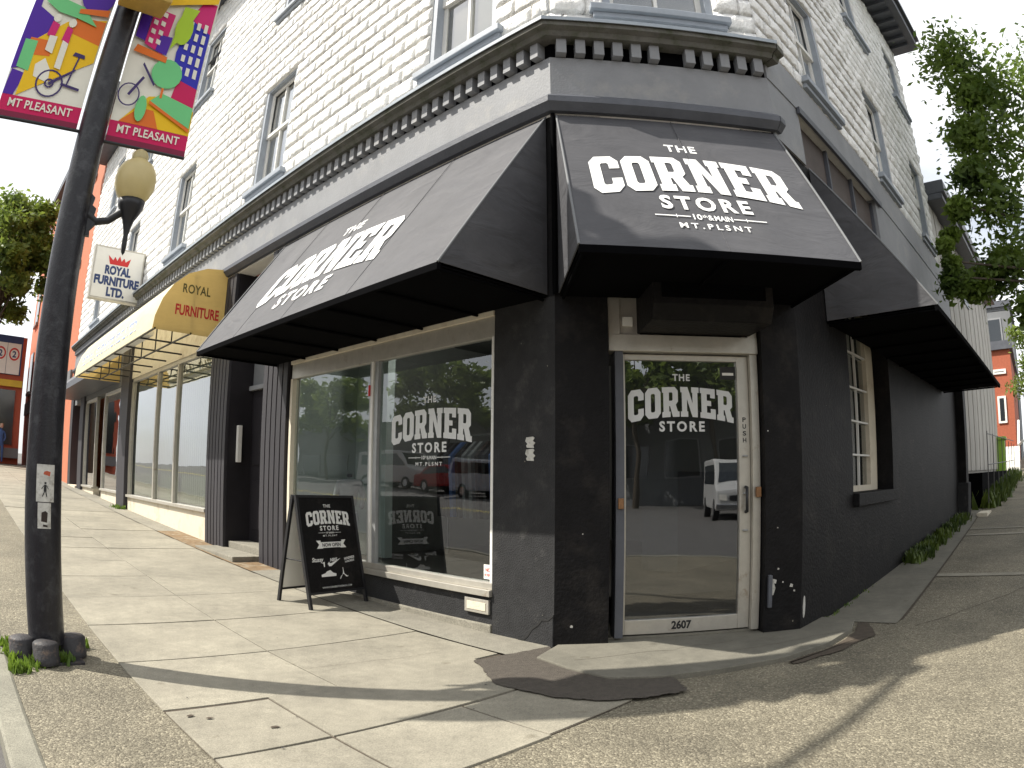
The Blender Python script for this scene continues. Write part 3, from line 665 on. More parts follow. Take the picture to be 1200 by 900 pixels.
# vent + little sticker
vt = MB(); vt.fbox(FL, .62, .88, -.01, .012, .16, .27); v0 = vt.build('vent', MA['alum'], bld, .004); MB().fbox(FL, .65, .85, .012, .016, .185, .245).build('vent_grille', MA['cream'], v0)
MB().fbox(FL, .64, .73, -.048, -.047, .42, .53).build('sticker', MA['signwhite'], sroot); put(merge([text_geo('NO', .05, .03, .02, 1, 0, .045), text_geo('FLYERS', .07, .02, .02, 1, 0, .01)]), 'sticker_print', MA['red'], lambda x, y: FL(.685 - x, -.0455, .43 + y), sroot)
# torn notice on pier
for (z0, z1) in ((1.30, 1.385), (1.39, 1.47)):
    pts = [(.19, z0), (.255, z0 + .004), (.262, z0 + .02), (.25, z0 + .03), (.27, z0 + .05), (.262, z1 - .004), (.20, z1), (.185, z1 - .01), (.20, z1 - .03), (.178, z0 + .035), (.195, z0 + .02)]
    MB().prism(pts, lambda a, z: FL(a, .0, z), lambda a, z: FL(a, .004, z)).build('torn_notice', MA['paper'], bld)
# ribbed columns and recessed side door
def battens(s0, s1, z0, z1, n, mat='batten'):
    m = MB(); m.fbox(FL, s0, s1, -.45, -.02, z0, z1 + .01); m.build('pilaster', MA['doorblk'], bld)
    w = (s1 - s0) / n
    for k in range(n): MB().fbox(FL, s0 + k * w + .012, s0 + (k + 1) * w - .012, -.02, .02, z0 + .04, z1).build('batten', MA[mat], bld, .003)
battens(YL(6.80), YL(7.45), gh(3.4, 7.1) - .03, 3.9, 5)
battens(YL(8.57), YL(9.28), gh(3.4, 9) - .03, 3.9, 6)
sd = MB(); sd.fbox(FL, YL(7.45), YL(8.57), -.42, -.37, .25, 2.3); dr = sd.build('side_door', MA['doorblk'], bld)
for (a, b, c, d) in ((7.55, 8.0, .45, 1.1), (8.05, 8.48, .45, 1.1), (7.55, 8.0, 1.3, 2.2), (8.05, 8.48, 1.3, 2.2)): MB().fbox(FL, YL(a), YL(b), -.37, -.355, c, d).build('panel', MA['doorblk'], dr, .008)
MB().lathe([(.0, -.03), (.03, -.02), (.035, 0), (.03, .02), (0, .03)], FL(YL(7.62), -.33, 1.30), 12).build('knob', MA['chrome'], dr)
tr = MB(); tr.fbox(FL, YL(7.45), YL(8.57), -.40, -.36, 2.34, 3.4).build('transom', MA['greyb'], bld)
for z in (2.30, 2.78): MB().fbox(FL, YL(7.45), YL(8.57), -.36, -.30, z, z + .06).build('transom_rail', MA['greytrim'], bld, .004)
put(text_geo('2611', .30, .12, .02, 1, 0, 0), 'door_number', MA['ink'], lambda x, y: FL(YL(7.78) - x, -.357, 2.40 + y), bld)
MB().fbox(FL, YL(8.50), YL(8.565), -.20, -.14, 1.33, 1.82).build('intercom_panel', MA['white'], bld, .005)
st = MB(); st.fbox(FL, YL(7.50), YL(8.80), -.05, .34, .05, .20); st.build('door_step', MA['rough'], bld, .012)
MB().fbox(FL, YL(7.46), YL(8.56), -.37, -.05, .05, .285).build('door_step', MA['rough'], bld, .012)
# --- furniture shop front
def storefront(y0, y1, mulls, zb, zt, base='cream', rec=.06, gl='farglass'):
    r = MB(); g0 = gh(3.4, (y0 + y1) / 2)
    r.fbox(FL, YL(y0), YL(y1), -.2, -.02, 0, zb - .03); root = r.build('shopfront', MA[base], bld)
    MB().fbox(FL, YL(y0), YL(y1), -.16, .03, zb - .03, zb + .02).build('sill', MA['alum'], root, .004)
    MB().fbox(FL, YL(y0), YL(y1), -.12, -.02, zt, zt + .07).build('head', MA['alum'], root, .004)
    ms = [y0] + list(mulls) + [y1]
    for y in ms: MB().fbox(FL, YL(y) - .03, YL(y) + .03, -.10, -.015, zb + .02, zt).build('mullion', MA['alum'], root, .003)
    for a, b in zip(ms, ms[1:]): MB().fbox(FL, YL(a) + .03, YL(b) - .03, -.066, -.06, zb + .02, zt).build('pane', MA[gl], root)
    return root
r1 = storefront(9.29, 13.98, (10.93, 12.12), .64, 2.92)
k = 0; y = 9.40
while y < 13.9: MB().fbox(FL, YL(y), YL(y) + .088, -.135, -.128, .68, 2.9).build('blind_slat', MA['blind'], r1); y += .1
m = MB(); m.fbox(FL, YL(9.29), YL(14.2), -.25, -.0, 2.99, 3.915); m.build('fascia', MA['cream'], bld)
m = MB(); m.fbox(FL, YL(14.02), YL(14.72), -.3, .06, .2, 3.915); m.build('pilaster', MA['batten'], bld, .005)
storefront(14.74, 16.7, (), .66, 2.85); storefront(17.7, 19.25, (), .66, 2.85)
MB().fbox(FL, YL(16.72), YL(17.68), -.8, -.76, .4, 2.85).build('shop_door', MA['alum'], bld); MB().fbox(FL, YL(16.85), YL(17.55), -.755, -.75, .7, 2.7).build('pane', MA['farglass'], bld)
MB().fbox(FL, YL(16.95), YL(17.2), -.745, -.74, 1.3, 1.75).build('notice', MA['paper'], bld)
m = MB(); m.fbox(FL, YL(14.72), YL(21.6), -.25, -.0, 2.93, 3.915); m.build('fascia', MA['greyb'], bld)
for a, b in ((19.27, 19.85), (21.15, 21.6)): MB().fbox(FL, YL(a), YL(b), -.3, .05, .3, 3.9).build('pilaster', MA['batten'], bld, .005)
MB().fbox(FL, YL(19.85), YL(21.15), -.35, -.3, .5, 2.9).build('rear_door', MA['redp'], bld)
MB().fbox(FL, YL(19.85), YL(21.15), -.3, .1, .4, .62).build('door_step', MA['cream'], bld)
# furniture shop interior backing
m = MB(); m.fbox(FL, YL(9.3), YL(21.5), -3.0, -2.9, 0, 3.9); m.fbox(FL, YL(9.3), YL(21.5), -2.9, -.3, .3, .33); m.build('room_wall', MA['cream'], bld)
MB().fbox(FL, YL(9.3), YL(21.5), -2.9, -.3, 3.3, 3.35).build('room_ceiling', MA['blind'], bld)

# --- corner entrance
q = -.12
MB().fbox(FC, 0, .375, -.5, .0, 0, 3.915).build('door_pier', MA['black'], bld)
MB().fbox(FC, 1.525, CL, -.5, .0, 0, 3.915).build('door_pier', MA['black'], bld)
MB().fbox(FC, .376, 1.524, -.5, -.06, 2.78, 3.915).build('wall', MA['black'], bld)
MB().fbox(FC, .376, 1.524, -.45, -.10, -.02, .05).build('threshold', MA['apron'], bld, .005)
en = MB()
for a, b, c, d, o1 in ((.385, .47, 2.12, 2.78, -.05), (1.44, 1.515, 2.12, 2.78, -.05), (.385, 1.515, 2.07, 2.19, -.045), (.47, 1.44, 2.70, 2.78, -.052)):
    en.fbox(FC, a, b, -.2, o1, c, d)
for a, b in ((.47, .62),): en.fbox(FC, a, b, -.16, -.075, 2.19, 2.70)
en.fbox(FC, 1.40, 1.44, -.16, -.075, 2.19, 2.7)
eroot = en.build('door_frame', MA['alum'], bld, .004)
MB().fbox(FC, .62, 1.40, -.2, -.12, 2.19, 2.70).build('transom_panel', MA['black'], eroot)
MB().fbox(FC, .43, .49, -.22, -.06, .05, 2.07).build('jamb', MA['darktrim'], eroot, .003); MB().fbox(FC, 1.455, 1.515, -.22, -.07, .05, 2.07).build('jamb', MA['alum'], eroot, .003)
dl = MB()
for a, b, c, d in ((.49, .512, .06, 2.06), (1.365, 1.452, .06, 2.06), (.512, 1.365, .06, .165), (.512, 1.365, 2.02, 2.06)): dl.fbox(FC, a, b, -.17, -.115, c, d)
door = dl.build('door', MA['alum'], bld, .003)
MB().fbox(FC, .512, 1.365, -.146, -.140, .165, 2.02).build('pane', MA['doorglass'], door)
put(logo_geo(False), 'lettering', MA['decal'], lambda x, y: FC(.935 + x * .80, -.135, 1.615 + y * .80), door)
put(text_geo('2607', .15, .065, .04, 1, 0, 0), 'street_number', MA['ink'], lambda x, y: FC(.93 + x, -.1135, .085 + y), door)
for i, ch in enumerate('PUSH'):
    put(text_geo(ch, .028, .034, .03, 1, 0, 0), 'push_letter', MA['ink'], lambda x, y: FC(1.41 + x, -.1135, 1.575 - i * .05 + y), door)
MB().fbox(FC, 1.24, 1.36, -.139, -.137, 1.89, 1.985).build('alarm_sticker', MA['ink'], door)
put(merge([rect_geo(-.045, .045, .01, .03)]), 'sticker_print', MA['signwhite'], lambda x, y: FC(1.30 + x, -.136, 1.91 + y), door)
MB().tube([FC(1.41, -.105, 1.1), FC(1.41, -.08, 1.1), FC(1.41, -.08, .92), FC(1.41, -.105, .92)], .012, 8).build('pull_handle', MA['iron'], door)
for a, z in ((.46, 1.0), (1.485, 1.06)):
    MB().fbox(FC, a - .018, a + .022, -.06, -.035, z - .035, z + .04).build('hasp', MA['brass'], door, .006)
for z in (1.32, 1.05, .78): MB().lathe([(.0, 0), (.022, .0), (.022, .01), (0, .012)], FC(1.41, -.112, z), 10).build('lock', MA['silver'], door)
MB().fbox(FC, 1.545, 1.575, .0, .03, .22, .46).build('rubber_stop', MA['darktrim'], bld, .006)
for a, z, sz in ((1.63, .50, .008), (1.67, .40, .006), (1.74, .37, .014), (1.6, .41, .018), (1.62, .80, .005), (1.55, 1.5, .005), (.19, .8, .005), (1.765, .33, .008), (.12, .16, .01)):
    MB().prism([(a - sz, z - sz * .6), (a + sz * .7, z - sz), (a + sz, z + sz * .5), (a - sz * .4, z + sz)], lambda x, y: FC(x, 0, y), lambda x, y: FC(x, .003, y)).build('paint_chip', MA['paper'], bld)
MB().prism([(.01 + .022 * math.cos(t), .19 + .085 * math.sin(t)) for t in [k * PI / 6 for k in range(12)]], lambda x, y: FR(x + .05, 0, y), lambda x, y: FR(x + .05, .004, y)).build('paint_chip', MA['paper'], bld)
MB().prism([(1.53, .30), (1.575, .31), (1.59, .36), (1.56, .45), (1.53, .43)], lambda x, y: FC(x + .02, 0, y), lambda x, y: FC(x + .02, .003, y)).build('paint_chip', MA['paper'], bld)
rc_ = random.Random(11)
for k in range(7):
    F_, a, z = rc_.choice(((FL, rc_.uniform(.05, .55), rc_.uniform(.15, 2.2)), (FC, rc_.uniform(1.56, 1.8), rc_.uniform(.1, 2.0)), (FC, rc_.uniform(.03, .34), rc_.uniform(.1, 1.4)), (FR, rc_.uniform(.1, 1.2), rc_.uniform(.15, 1.8)), (FR, rc_.uniform(3, 7), rc_.uniform(.5, 1.6))))
    q_ = rc_.uniform(.0025, .007)
    MB().prism([(a + q_ * math.cos(t) * rc_.uniform(.5, 1.3), z + q_ * math.sin(t) * rc_.uniform(.5, 1.6)) for t in [k2 * PI / 3 for k2 in range(6)]], lambda x, y: F_(x, 0, y), lambda x, y: F_(x, .002, y)).build('paint_chip', MA['rough'], bld)
# light box under the corner awning
lb = MB(); lb.prism([(-.10, 2.20), (.36, 2.20), (.42, 2.30), (.42, 2.78), (-.10, 2.78)], lambda o, z: FC(.60, o, z), lambda o, z: FC(1.46, o, z)); lbr = lb.build('light_box', MA['black'], bld, .008)
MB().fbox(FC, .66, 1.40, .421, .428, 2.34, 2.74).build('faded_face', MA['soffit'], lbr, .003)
MB().fbox(FC, .49, .565, -.07, -.055, 2.25, 2.32).build('doorbell', MA['signwhite'], eroot, .003)
# --- right front ground floor
RWs = (1.30, 2.88, 1.0, 2.95)
backing(FR, 0.0, 8.3, 0, 3.88, [RWs], 'black', .28, 'wall', bld, 0.0)
rw = MB(); rw.fbox(FR, 1.30, 2.88, -.24, .06, .88, .998); rwr = rw.build('side_window', MA['black'], bld, .006)
for a, b, c, d in ((1.31, 1.36, 1.0, 2.95), (2.56, 2.84, 1.0, 2.95), (1.36, 2.56, 1.0, 1.06), (1.36, 2.56, 2.9, 2.95)): MB().fbox(FR, a, b, -.25, -.18, c, d).build('frame', MA['cream'], rwr, .003)
for z in (1.36, 1.70, 2.04, 2.4): MB().fbox(FR, 1.36, 2.56, -.215, -.19, z, z + .018).build('muntin', MA['white'], rwr)
for a in (1.76, 2.16): MB().fbox(FR, a, a + .018, -.217, -.192, 1.06, 2.9).build('muntin', MA['white'], rwr)
MB().fbox(FR, 1.36, 2.56, -.232, -.228, 1.06, 2.9).build('pane', MA['farglass'], rwr)
MB().fbox(FR, 1.3, 2.6, -.5, -.48, 1.0, 2.9).build('curtain', MA['room'], rwr)
MB().fbox(FR, 8.1, 8.42, -.28, .16, .1, 3.6).build('downpipe_casing', MA['black'], bld, .01)
MB().fbox(FR, 8.05, 8.45, -.2, .2, .2, .95).build('plinth', MA['pier'], bld, .02)
# interior of the shop
IR = MB(); IR.add([(AX + .06, 3.55, .28), (AX + .06, 6.75, .28), (8.5, 6.75, .28), (8.5, 2.1, .28), (5.2, 2.1, .28)], [(0, 1, 2, 3, 4)]); IR.build('shop_floor', MA['roomfloor'], bld)
m = MB(); m.box(8.5, 8.6, 2.0, 7.0, 0, 3.5); m.box(4.55, 8.5, 6.78, 6.88, 0, 3.5); m.build('room_wall', MA['room'], bld)
m = MB(); m.box(3.85, 8.6, 2.6, 7, 2.95, 3.0); m.build('room_ceiling', MA['room'], bld)
m = MB(); m.box(3.62, 4.5, 6.70, 6.76, .3, 2.9); m.build('partition', MA['partition'], bld)
m = MB(); m.box(4.4, 4.5, 6.1, 6.7, .3, 2.9); m.build('partition', MA['partition'], bld)
m = MB(); m.box(5.6, 7.2, 3.2, 3.6, .3, 1.25); m.build('shop_counter', MA['greyb'], bld)
tl_ = thing('track_light', 'row of small ceiling spotlights glowing inside the corner shop', 'spotlights', (5.6, 4.2, 2.9))
MB().tube([(4.6, 5.6, 2.9), (6.6, 2.9, 2.9)], .02, 6).build('track', MA['white'], tl_)
em = pmat('bulb_glow', (.9, .9, .85), .4, 0, 3, emit=(30, 28, 24))
for k in range(6):
    t_ = k / 5; x_, y_ = 4.6 + 2 * t_, 5.6 - 2.7 * t_
    hd = MB().tube([(x_, y_, 2.88), (x_, y_, 2.78)], .045, 10).build('spot_head', MA['white'], tl_)
    MB().tube([(x_, y_, 2.777), (x_, y_, 2.772)], .035, 10).build('bulb', em, hd)
for x_, y_ in ((4.7, 5.3), (5.9, 3.7)):
    la = bpy.data.lights.new('spot_glow', 'POINT'); la.energy = 12; la.shadow_soft_size = .08; la.color = (1, .96, .9)
    lo = bpy.data.objects.new('spot_glow', la); COL.objects.link(lo); lo.location = (x_, y_, 2.7)
# awnings -----------------------------------------------------------
def shed_awning(F, s0, s1, D, zt, zb, name, label, sag=.008, val=.05, group=None):
    root = thing(name, label, 'awning', F((s0 + s1) / 2, 0, zb))
    n = 14; kk = 8; vs = []; fs = []
    for j in range(kk + 1):
        t = j / kk
        for i in range(n + 1):
            u = i / n; sg = sag * math.sin(PI * t) * (1 - .55 * abs(math.sin(PI * u * 3)))
            vs.append(F(s0 + (s1 - s0) * u, .01 + (D - .01) * t - sg * .7, zt + (zb - zt) * t - sg))
    for j in range(kk):
        for i in range(n): a = j * (n + 1) + i; fs.append((a, a + 1, a + n + 2, a + n + 1))
    c = MB(); c.add(vs, fs, True); c.build('canvas', MA['awning'], root)
    for s_ in (s0, s1):
        e = MB(); e.prism([(.012, zb), (D - .012, zb), (D - .012, zb + .03), (.012, zt - .02)], lambda o, z: F(s_ - .004, o, z), lambda o, z: F(s_ + .004, o, z)); e.build('end_panel', MA['awning'], root)
        MB().tube([F(s_, .01, zt), F(s_, D, zb)], .009, 6).build('edge_piping', MA['letter'] if False else MA['greyb'], root)
    nsm = max(1, round((s1 - s0) / 1.0))
    for k in range(1, nsm):
        a_ = s0 + (s1 - s0) * k / nsm; MB().tube([F(a_, .02, zt + .002), F(a_, D * .5, (zt + zb) / 2 - sag * .45 + .004), F(a_, D, zb + .001)], .0025, 5).build('seam', MA['awning'], root)
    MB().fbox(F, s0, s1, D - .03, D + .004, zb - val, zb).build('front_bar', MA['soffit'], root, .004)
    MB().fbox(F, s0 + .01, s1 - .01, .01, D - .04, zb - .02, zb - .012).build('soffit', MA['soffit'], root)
    nr = max(2, int((s1 - s0) / .6))
    for k in range(nr + 1):
        a = s0 + .03 + (s1 - s0 - .06) * k / nr; MB().tube([F(a, .02, zb - .035), F(a, D - .04, zb - .035)], .012, 6).build('frame_rod', MA['soffit'], root)
    return root
DA = 1.02
aw1 = shed_awning(FL, .06, YL(7.12), DA, 3.90, 2.46, 'shop_awning', 'long black awning over the display window, sunlit, white store lettering sheared along it')
def slope(F, D, zt, zb, lift=.006):
    L = math.hypot(D, zt - zb)
    def f(a, up):
        t = 1 - up / L; nx, nz = (zt - zb) / L, D / L
        return F(a, D * t + nx * lift, zt + (zb - zt) * t + nz * lift)
    return f
sl = slope(FL, DA, 3.9, 2.46); put(logo_geo(False), 'lettering', MA['letter'], lambda x, y: sl(YL(5.10) - x * 2.12, .50 + y * 2.0), aw1)
aw2 = shed_awning(FC, .03, CL - .0, DA, 3.90, 2.46, 'corner_awning', 'black awning over the corner door with large white store lettering', .006)
sl2 = slope(FC, DA, 3.9, 2.46)
put(logo_geo(True), 'lettering', MA['letter'], lambda x, y: sl2(.905 + x * 1.43, .665 + y * 1.76), aw2)
aw3 = shed_awning(FR, .74, 6.7, 1.0, 3.88, 2.46, 'side_awning', 'plain black awning along the shaded side wall, seen end on')
MB().tube([FC(0.0, .03, 2.45), FC(0, .03, 3.9)], .018, 6).build('gap_strip', MA['soffit'], bld)

# ------------------------------------------------------------------ lower rear building on the side street
rear = thing('rear_wing', 'lower cream boarded rear wing beyond the side awning', 'building', FR(13, -3, .4))
backing(FR, 7.9, 17.2, 0, 6.15, [], 'siding', 3.0, 'wall', rear, -.03)
k = 0; a = 7.8
while a < 17.1:
    MB().fbox(FR, a, a + .44, -.03, .0 + .012 * (k % 2), 1.15 if a > 8.4 else 4.5, 6.1).build('siding_board', MA['siding'], rear, .006); a += .46; k += 1
for a in (9.1, 11.2): MB().fbox(FR, a, a + .8, .0, .03, 4.9, 5.4).build('window', MA['wframe'], rear)
m = MB(); m.fbox(FR, 7.78, 17.3, -.3, .32, 6.12, 6.24); m.fbox(FR, 7.78, 17.35, -.3, .38, 6.24, 6.5); m.build('roof_eave', MA['darktrim'], rear, .02)
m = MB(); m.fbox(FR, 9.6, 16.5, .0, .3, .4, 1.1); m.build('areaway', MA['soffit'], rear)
rail = thing('metal_railing', 'thin dark metal railing in front of the cream rear wing', 'railing', FR(13, .5, .8))
for z in (1.25, 1.85): MB().tube([FR(9.4, .45, z), FR(18.5, .45, z + .15)], .011, 6).build('rail', MA['fence'], rail)
for k in range(8): MB().tube([FR(9.4 + k * 1.3, .45, .5), FR(9.4 + k * 1.3, .45, 1.9)], .011, 6).build('post', MA['fence'], rail)

# ------------------------------------------------------------------ red building further down the left street
red = thing('red_building', 'tall orange red painted building beyond the white block wall', 'building', (6, 29, .6))
MB().box(AX - .02, 12.5, 21.62, 38, 0, 14).build('wall', MA['orangebrick'], red)
for y in (24, 28, 32, 36):
    for z in (4.6, 8.0, 11.2):
        MB().box(AX - .08, AX - .03, y - .6, y + .6, z, z + 1.9).build('window', MA['carglass'], red); MB().box(AX - .16, AX - .03, y - .75, y + .75, z - .15, z - .02).build('window_sill', MA['greytrim'], red)
MB().box(AX - .4, AX, 21.8, 38, 13.7, 14.1).build('cornice', MA['darktrim'], red)
MB().box(AX - .1, AX - .03, 22, 37.5, 3.5, 4.1).build('fascia', MA['greyb'], red)
ga = MB(); ga.prism([(AX, 3.9), (AX - .8, 3.2), (AX - .8, 3.05), (AX, 3.05)], lambda x, z: (x, 15.2, z), lambda x, z: (x, 20.8, z))
tag(ga.build('green_awning', MA['darktrim']), 'small dull green awning just past the furniture store canopy', 'awning')
shed = MB(); shed.tube([(AX, 22.5, 11.9), (2.9, 22.4, 11.9), (2.75, 22.4, 11.6)], .05, 6); shed.lathe([(.1, 0), (.22, .25), (.12, .5)], (2.75, 22.4, 11.1), 10)
tag(shed.build('wall_lamp', MA['iron']), 'dark bracket lamp high on the orange red wall', 'lamp')

# ------------------------------------------------------------------ furniture store awning and sign
ra = thing('furniture_awning', 'rounded gold awning of the furniture store, sunlit brightness coloured into its front', 'awning', (3, 12, 3))
RP = [(.02, 4.02), (.35, 3.98), (.62, 3.86), (.82, 3.68), (.96, 3.46), (1.05, 3.2), (1.07, 3.02)]
Y0, Y1 = 8.92, 15.1
vs = []; fs = []; n = 12
for i in range(n + 1):
    for p in RP: vs.append((AX - p[0], Y0 + (Y1 - Y0) * i / n, p[1]))
k = len(RP)
for i in range(n):
    for j in range(k - 1): fs.append((i * k + j, i * k + j + 1, (i + 1) * k + j + 1, (i + 1) * k + j))
c = MB(); c.add(vs, fs, True); c.build('canvas', MA['sunlitcanvas'], ra)
for y in (Y0, Y1):
    c = MB(); c.add([(AX - p[0], y, p[1]) for p in RP] + [(AX - .02, y, 3.02)], [tuple(range(k + 1))]); c.build('end_panel', MA['goldcanvas'], ra)
put(text_geo('ROYAL', .42, .13, .02, 1.05, 0, 0), 'lettering', MA['olive'], lambda x, y: (3.06 + x, Y0 - .006, 3.58 + y), ra)
put(text_geo('FURNITURE', .66, .15, .03, 1.0, 0, 0), 'lettering', MA['red'], lambda x, y: (3.10 + x, Y0 - .006, 3.26 + y), ra)
def rf(x, y):
    # slanted front of the canvas
    t = y; return (AX - (1.075 - .115 * t) - .006, 12.2 - x, 3.08 + .40 * t)
put(text_geo('ROYAL FURNITURE LTD.', 4.6, .55, .02, 1.05, 0, .15), 'lettering', MA['blue'], rf, ra)
for y in [Y0 + .03 + i * .86 for i in range(8)]:
    MB().tube([(AX - .03, y, 3.04), (AX - 1.04, y, 3.04)], .014, 6).build('frame_rod', MA['iron'], ra)
    MB().tube([(AX - .5, y, 3.04), (AX - .5, y, 3.88)], .012, 6).build('frame_rod', MA['iron'], ra)
for o_ in (.5, 1.03): MB().tube([(AX - o_, Y0, 3.03), (AX - o_, Y1, 3.03)], .016, 6).build('frame_rod', MA['iron'], ra)
MB().box(AX - 1.0, AX - .85, 9.6, 14.6, 3.06, 3.12).build('light_tube', MA['signwhite'], ra)
sg = thing('hanging_sign', 'square white furniture store sign with a red crown, fixed out from the wall', 'sign', (2.95, 14, 4.5))
MB().box(2.36, 3.50, 13.92, 14.10, 4.50, 5.62).build('sign_cabinet', MA['alum'], sg, .01)
MB().box(2.40, 3.46, 13.91, 13.918, 4.54, 5.58).build('sign_face', MA['signwhite'], sg)
for t, w, z in (('ROYAL', .58, 5.03), ('FURNITURE', 1.0, 4.80), ('LTD.', .40, 4.575)):
    put(text_geo(t, w, .195, .055, 1, 0, 0), 'lettering', MA['navy'], lambda x, y: (2.93 + x, 13.906, z + y), sg)
cr = [(-.2, 0), (.2, 0), (.22, .06), (.25, .18), (.14, .09), (.10, .17), (.05, .09), (0, .2), (-.05, .09), (-.10, .17), (-.14, .09), (-.25, .18), (-.22, .06)]
MB().prism(cr, lambda x, y: (2.93 + x, 13.910, 5.25 + y), lambda x, y: (2.93 + x, 13.904, 5.25 + y)).build('crown_emblem', MA['red'], sg)

# ------------------------------------------------------------------ street lamp
PX, PY = .53, 4.2
lamp = thing('street_lamp', 'black steel street pole with a round side lamp and four base caps', 'street lamp', (PX, PY, 0))
MB().lathe([(.114, .10), (.114, .9), (.106, 1.8), (.097, 2.8), (.09, 4.0), (.082, 6.5), (.08, 7.0)], (PX, PY, 0), 28).build('pole', MA['poleblk'], lamp)
MB().box(PX - .2, PX + .2, PY - .2, PY + .2, .0, .025).build('base_plate', MA['rusty'], lamp, .005)
for dx, dy in ((-.155, -.04), (-.03, -.165), (.155, -.02), (.03, .155)):
    MB().lathe([(.082, .0), (.085, .03), (.080, .035), (.080, .115), (.066, .128), (.0, .132)], (PX + dx * 1.05, PY + dy * 1.05, .02), 16).build('base_cap', MA['rusty'], lamp)
ph = math.radians(-10); dxx, dyy = math.cos(ph), math.sin(ph)
def LP(a, z, o=0): return (PX + dxx * a - dyy * o * -1 * 0 + (-dyy) * o, PY + dyy * a + dxx * o, z)
ar = MB(); ar.tube([LP(.09, 2.66), LP(.15, 2.62), LP(.23, 2.64), LP(.31, 2.71), LP(.35, 2.73)], [.03, .026, .024, .026, .034], 10)
ar.prism([(.085, 2.50), (.10, 2.52), (.125, 2.52), (.12, 2.56), (.15, 2.60), (.13, 2.64), (.14, 2.70), (.11, 2.72), (.12, 2.77), (.085, 2.80)], lambda a, z: LP(a, z, -.02), lambda a, z: LP(a, z, .02))
ar.build('lamp_arm', MA['iron'], lamp)
cx, cy, _ = LP(.36, 0)
MB().lathe([(.0, 2.43), (.012, 2.45), (.018, 2.50), (.016, 2.56), (.028, 2.62), (.040, 2.66), (.066, 2.71), (.086, 2.75), (.092, 2.79), (.0, 2.80)], (cx, cy, 0), 18).build('lamp_fitter', MA['iron'], lamp)
MB().lathe([(.078, 2.79), (.112, 2.83), (.134, 2.885), (.138, 2.94), (.130, 2.99), (.106, 3.035), (.068, 3.065), (.055, 3.075)], (cx, cy, 0), 24).build('lamp_globe', MA['globe'], lamp)
MB().lathe([(.058, 3.075), (.058, 3.11), (.045, 3.135), (.022, 3.15), (.0, 3.155)], (cx, cy, 0), 16).build('lamp_cap', MA['globe'], lamp)
MB().tube([(PX, PY, 6.2), (PX - .6, PY + .1, 6.45), (PX - 1.5, PY + .2, 6.5), (PX - 2.3, PY + .3, 6.45)], [.05, .045, .04, .04], 8).build('unseen_arm', MA['iron'], lamp)  # unseen arm and head, added to cast a thin line of ground shadow
MB().box(PX - 2.9, PX - 2.2, PY + .18, PY + .42, 6.38, 6.52).build('unseen_arm_head', MA['iron'], lamp, .04)
# yellow signal housing on the pole
sgl = thing('signal_box', 'weathered yellow signal housing clamped high on the black pole', 'traffic signal', (PX, PY, 4.3))
syel = pmat('signal_yellow', (.55, .36, .08), .5, .2, 9)
for dx, dy in ((.02, -.24), (-.34, .12), (.30, .12)):  # rear two heads are out of view, added to widen the ground shadow
    bx0, by0 = PX + dx, PY + dy
    MB().box(bx0 - .13, bx0 + .22, by0 - .11, by0 + .11, 4.13 if dy < 0 else 5.25, 5.30 if dy < 0 else 6.3).build('housing', syel, sgl, .02)
    for z in (4.42, 4.76, 5.1) if dy < 0 else (5.42, 5.76, 6.1): MB().tube([(bx0 + .02, by0 - .11, z), (bx0 + .02, by0 - .27, z)], .11, 14, False).build('visor', MA['iron'], sgl)
    MB().tube([(PX, PY, 5.32), (bx0, by0, 5.32)], .03, 8).build('bracket', MA['iron'], sgl)

# posters on the pole
def pole_sheet(name, label, z0, z1, a0, a1, mat, r=.117):
    n = 8; vs = []; fs = []
    for k in range(n + 1):
        a = a0 + (a1 - a0) * k / n
        for z in (z0, z1): vs.append((PX + r * math.cos(a), PY + r * math.sin(a), z))
    for k in range(n): fs.append((2 * k, 2 * k + 2, 2 * k + 3, 2 * k + 1))
    m = MB(); m.add(vs, fs); o = m.build(name, mat); tag(o, label, 'sticker'); return o
base_a = math.atan2(-PY, -PX)
p1 = pole_sheet('walk_sticker', 'worn white sticker with a walking figure on the black pole', .93, 1.14, base_a - .38, base_a + .58, MA['paper'])
p2 = pole_sheet('torn_sticker', 'smaller torn brown and white sticker below the walking figure sticker', .78, .925, base_a - .28, base_a + .42, MA['paper'])
def pole_print(polys, z0, a0, mat, par, r=.1185):
    m = MB()
    for pl in polys: m.add([(PX + r * math.cos(a0 + p[0] / r), PY + r * math.sin(a0 + p[0] / r), z0 + p[1]) for p in pl], [tuple(range(len(pl)))])
    me = bpy.data.meshes.new('print'); me.from_pydata(m.v, [], m.f); me.materials.append(mat); link('print', me, par)
pole_print([[(.0, .10), (.012, .10), (.012, .112), (0, .112)], [(-.004, .06), (.014, .06), (.012, .097), (-.002, .097)], [(-.014, .03), (-.008, .03), (.006, .06), (0, .062)], [(.012, .03), (.019, .03), (.012, .06), (.006, .06)], [(-.016, .07), (-.003, .088), (-.003, .094), (-.018, .075)], [(.013, .09), (.024, .07), (.026, .075), (.014, .096)]], .93, base_a + .05, MA['ink'], p1)
pole_print([[(-.02, .155), (.02, .145), (.024, .17), (0, .175), (-.015, .17)]], .93, base_a + .15, MA['redp'], p1)
pole_print([[(-.02, .04), (.016, .035), (.02, .09), (.005, .10), (-.018, .09)], [(-.01, .012), (.02, .008), (.018, .02), (-.008, .024)]], .78, base_a + .08, MA['hair'], p2)
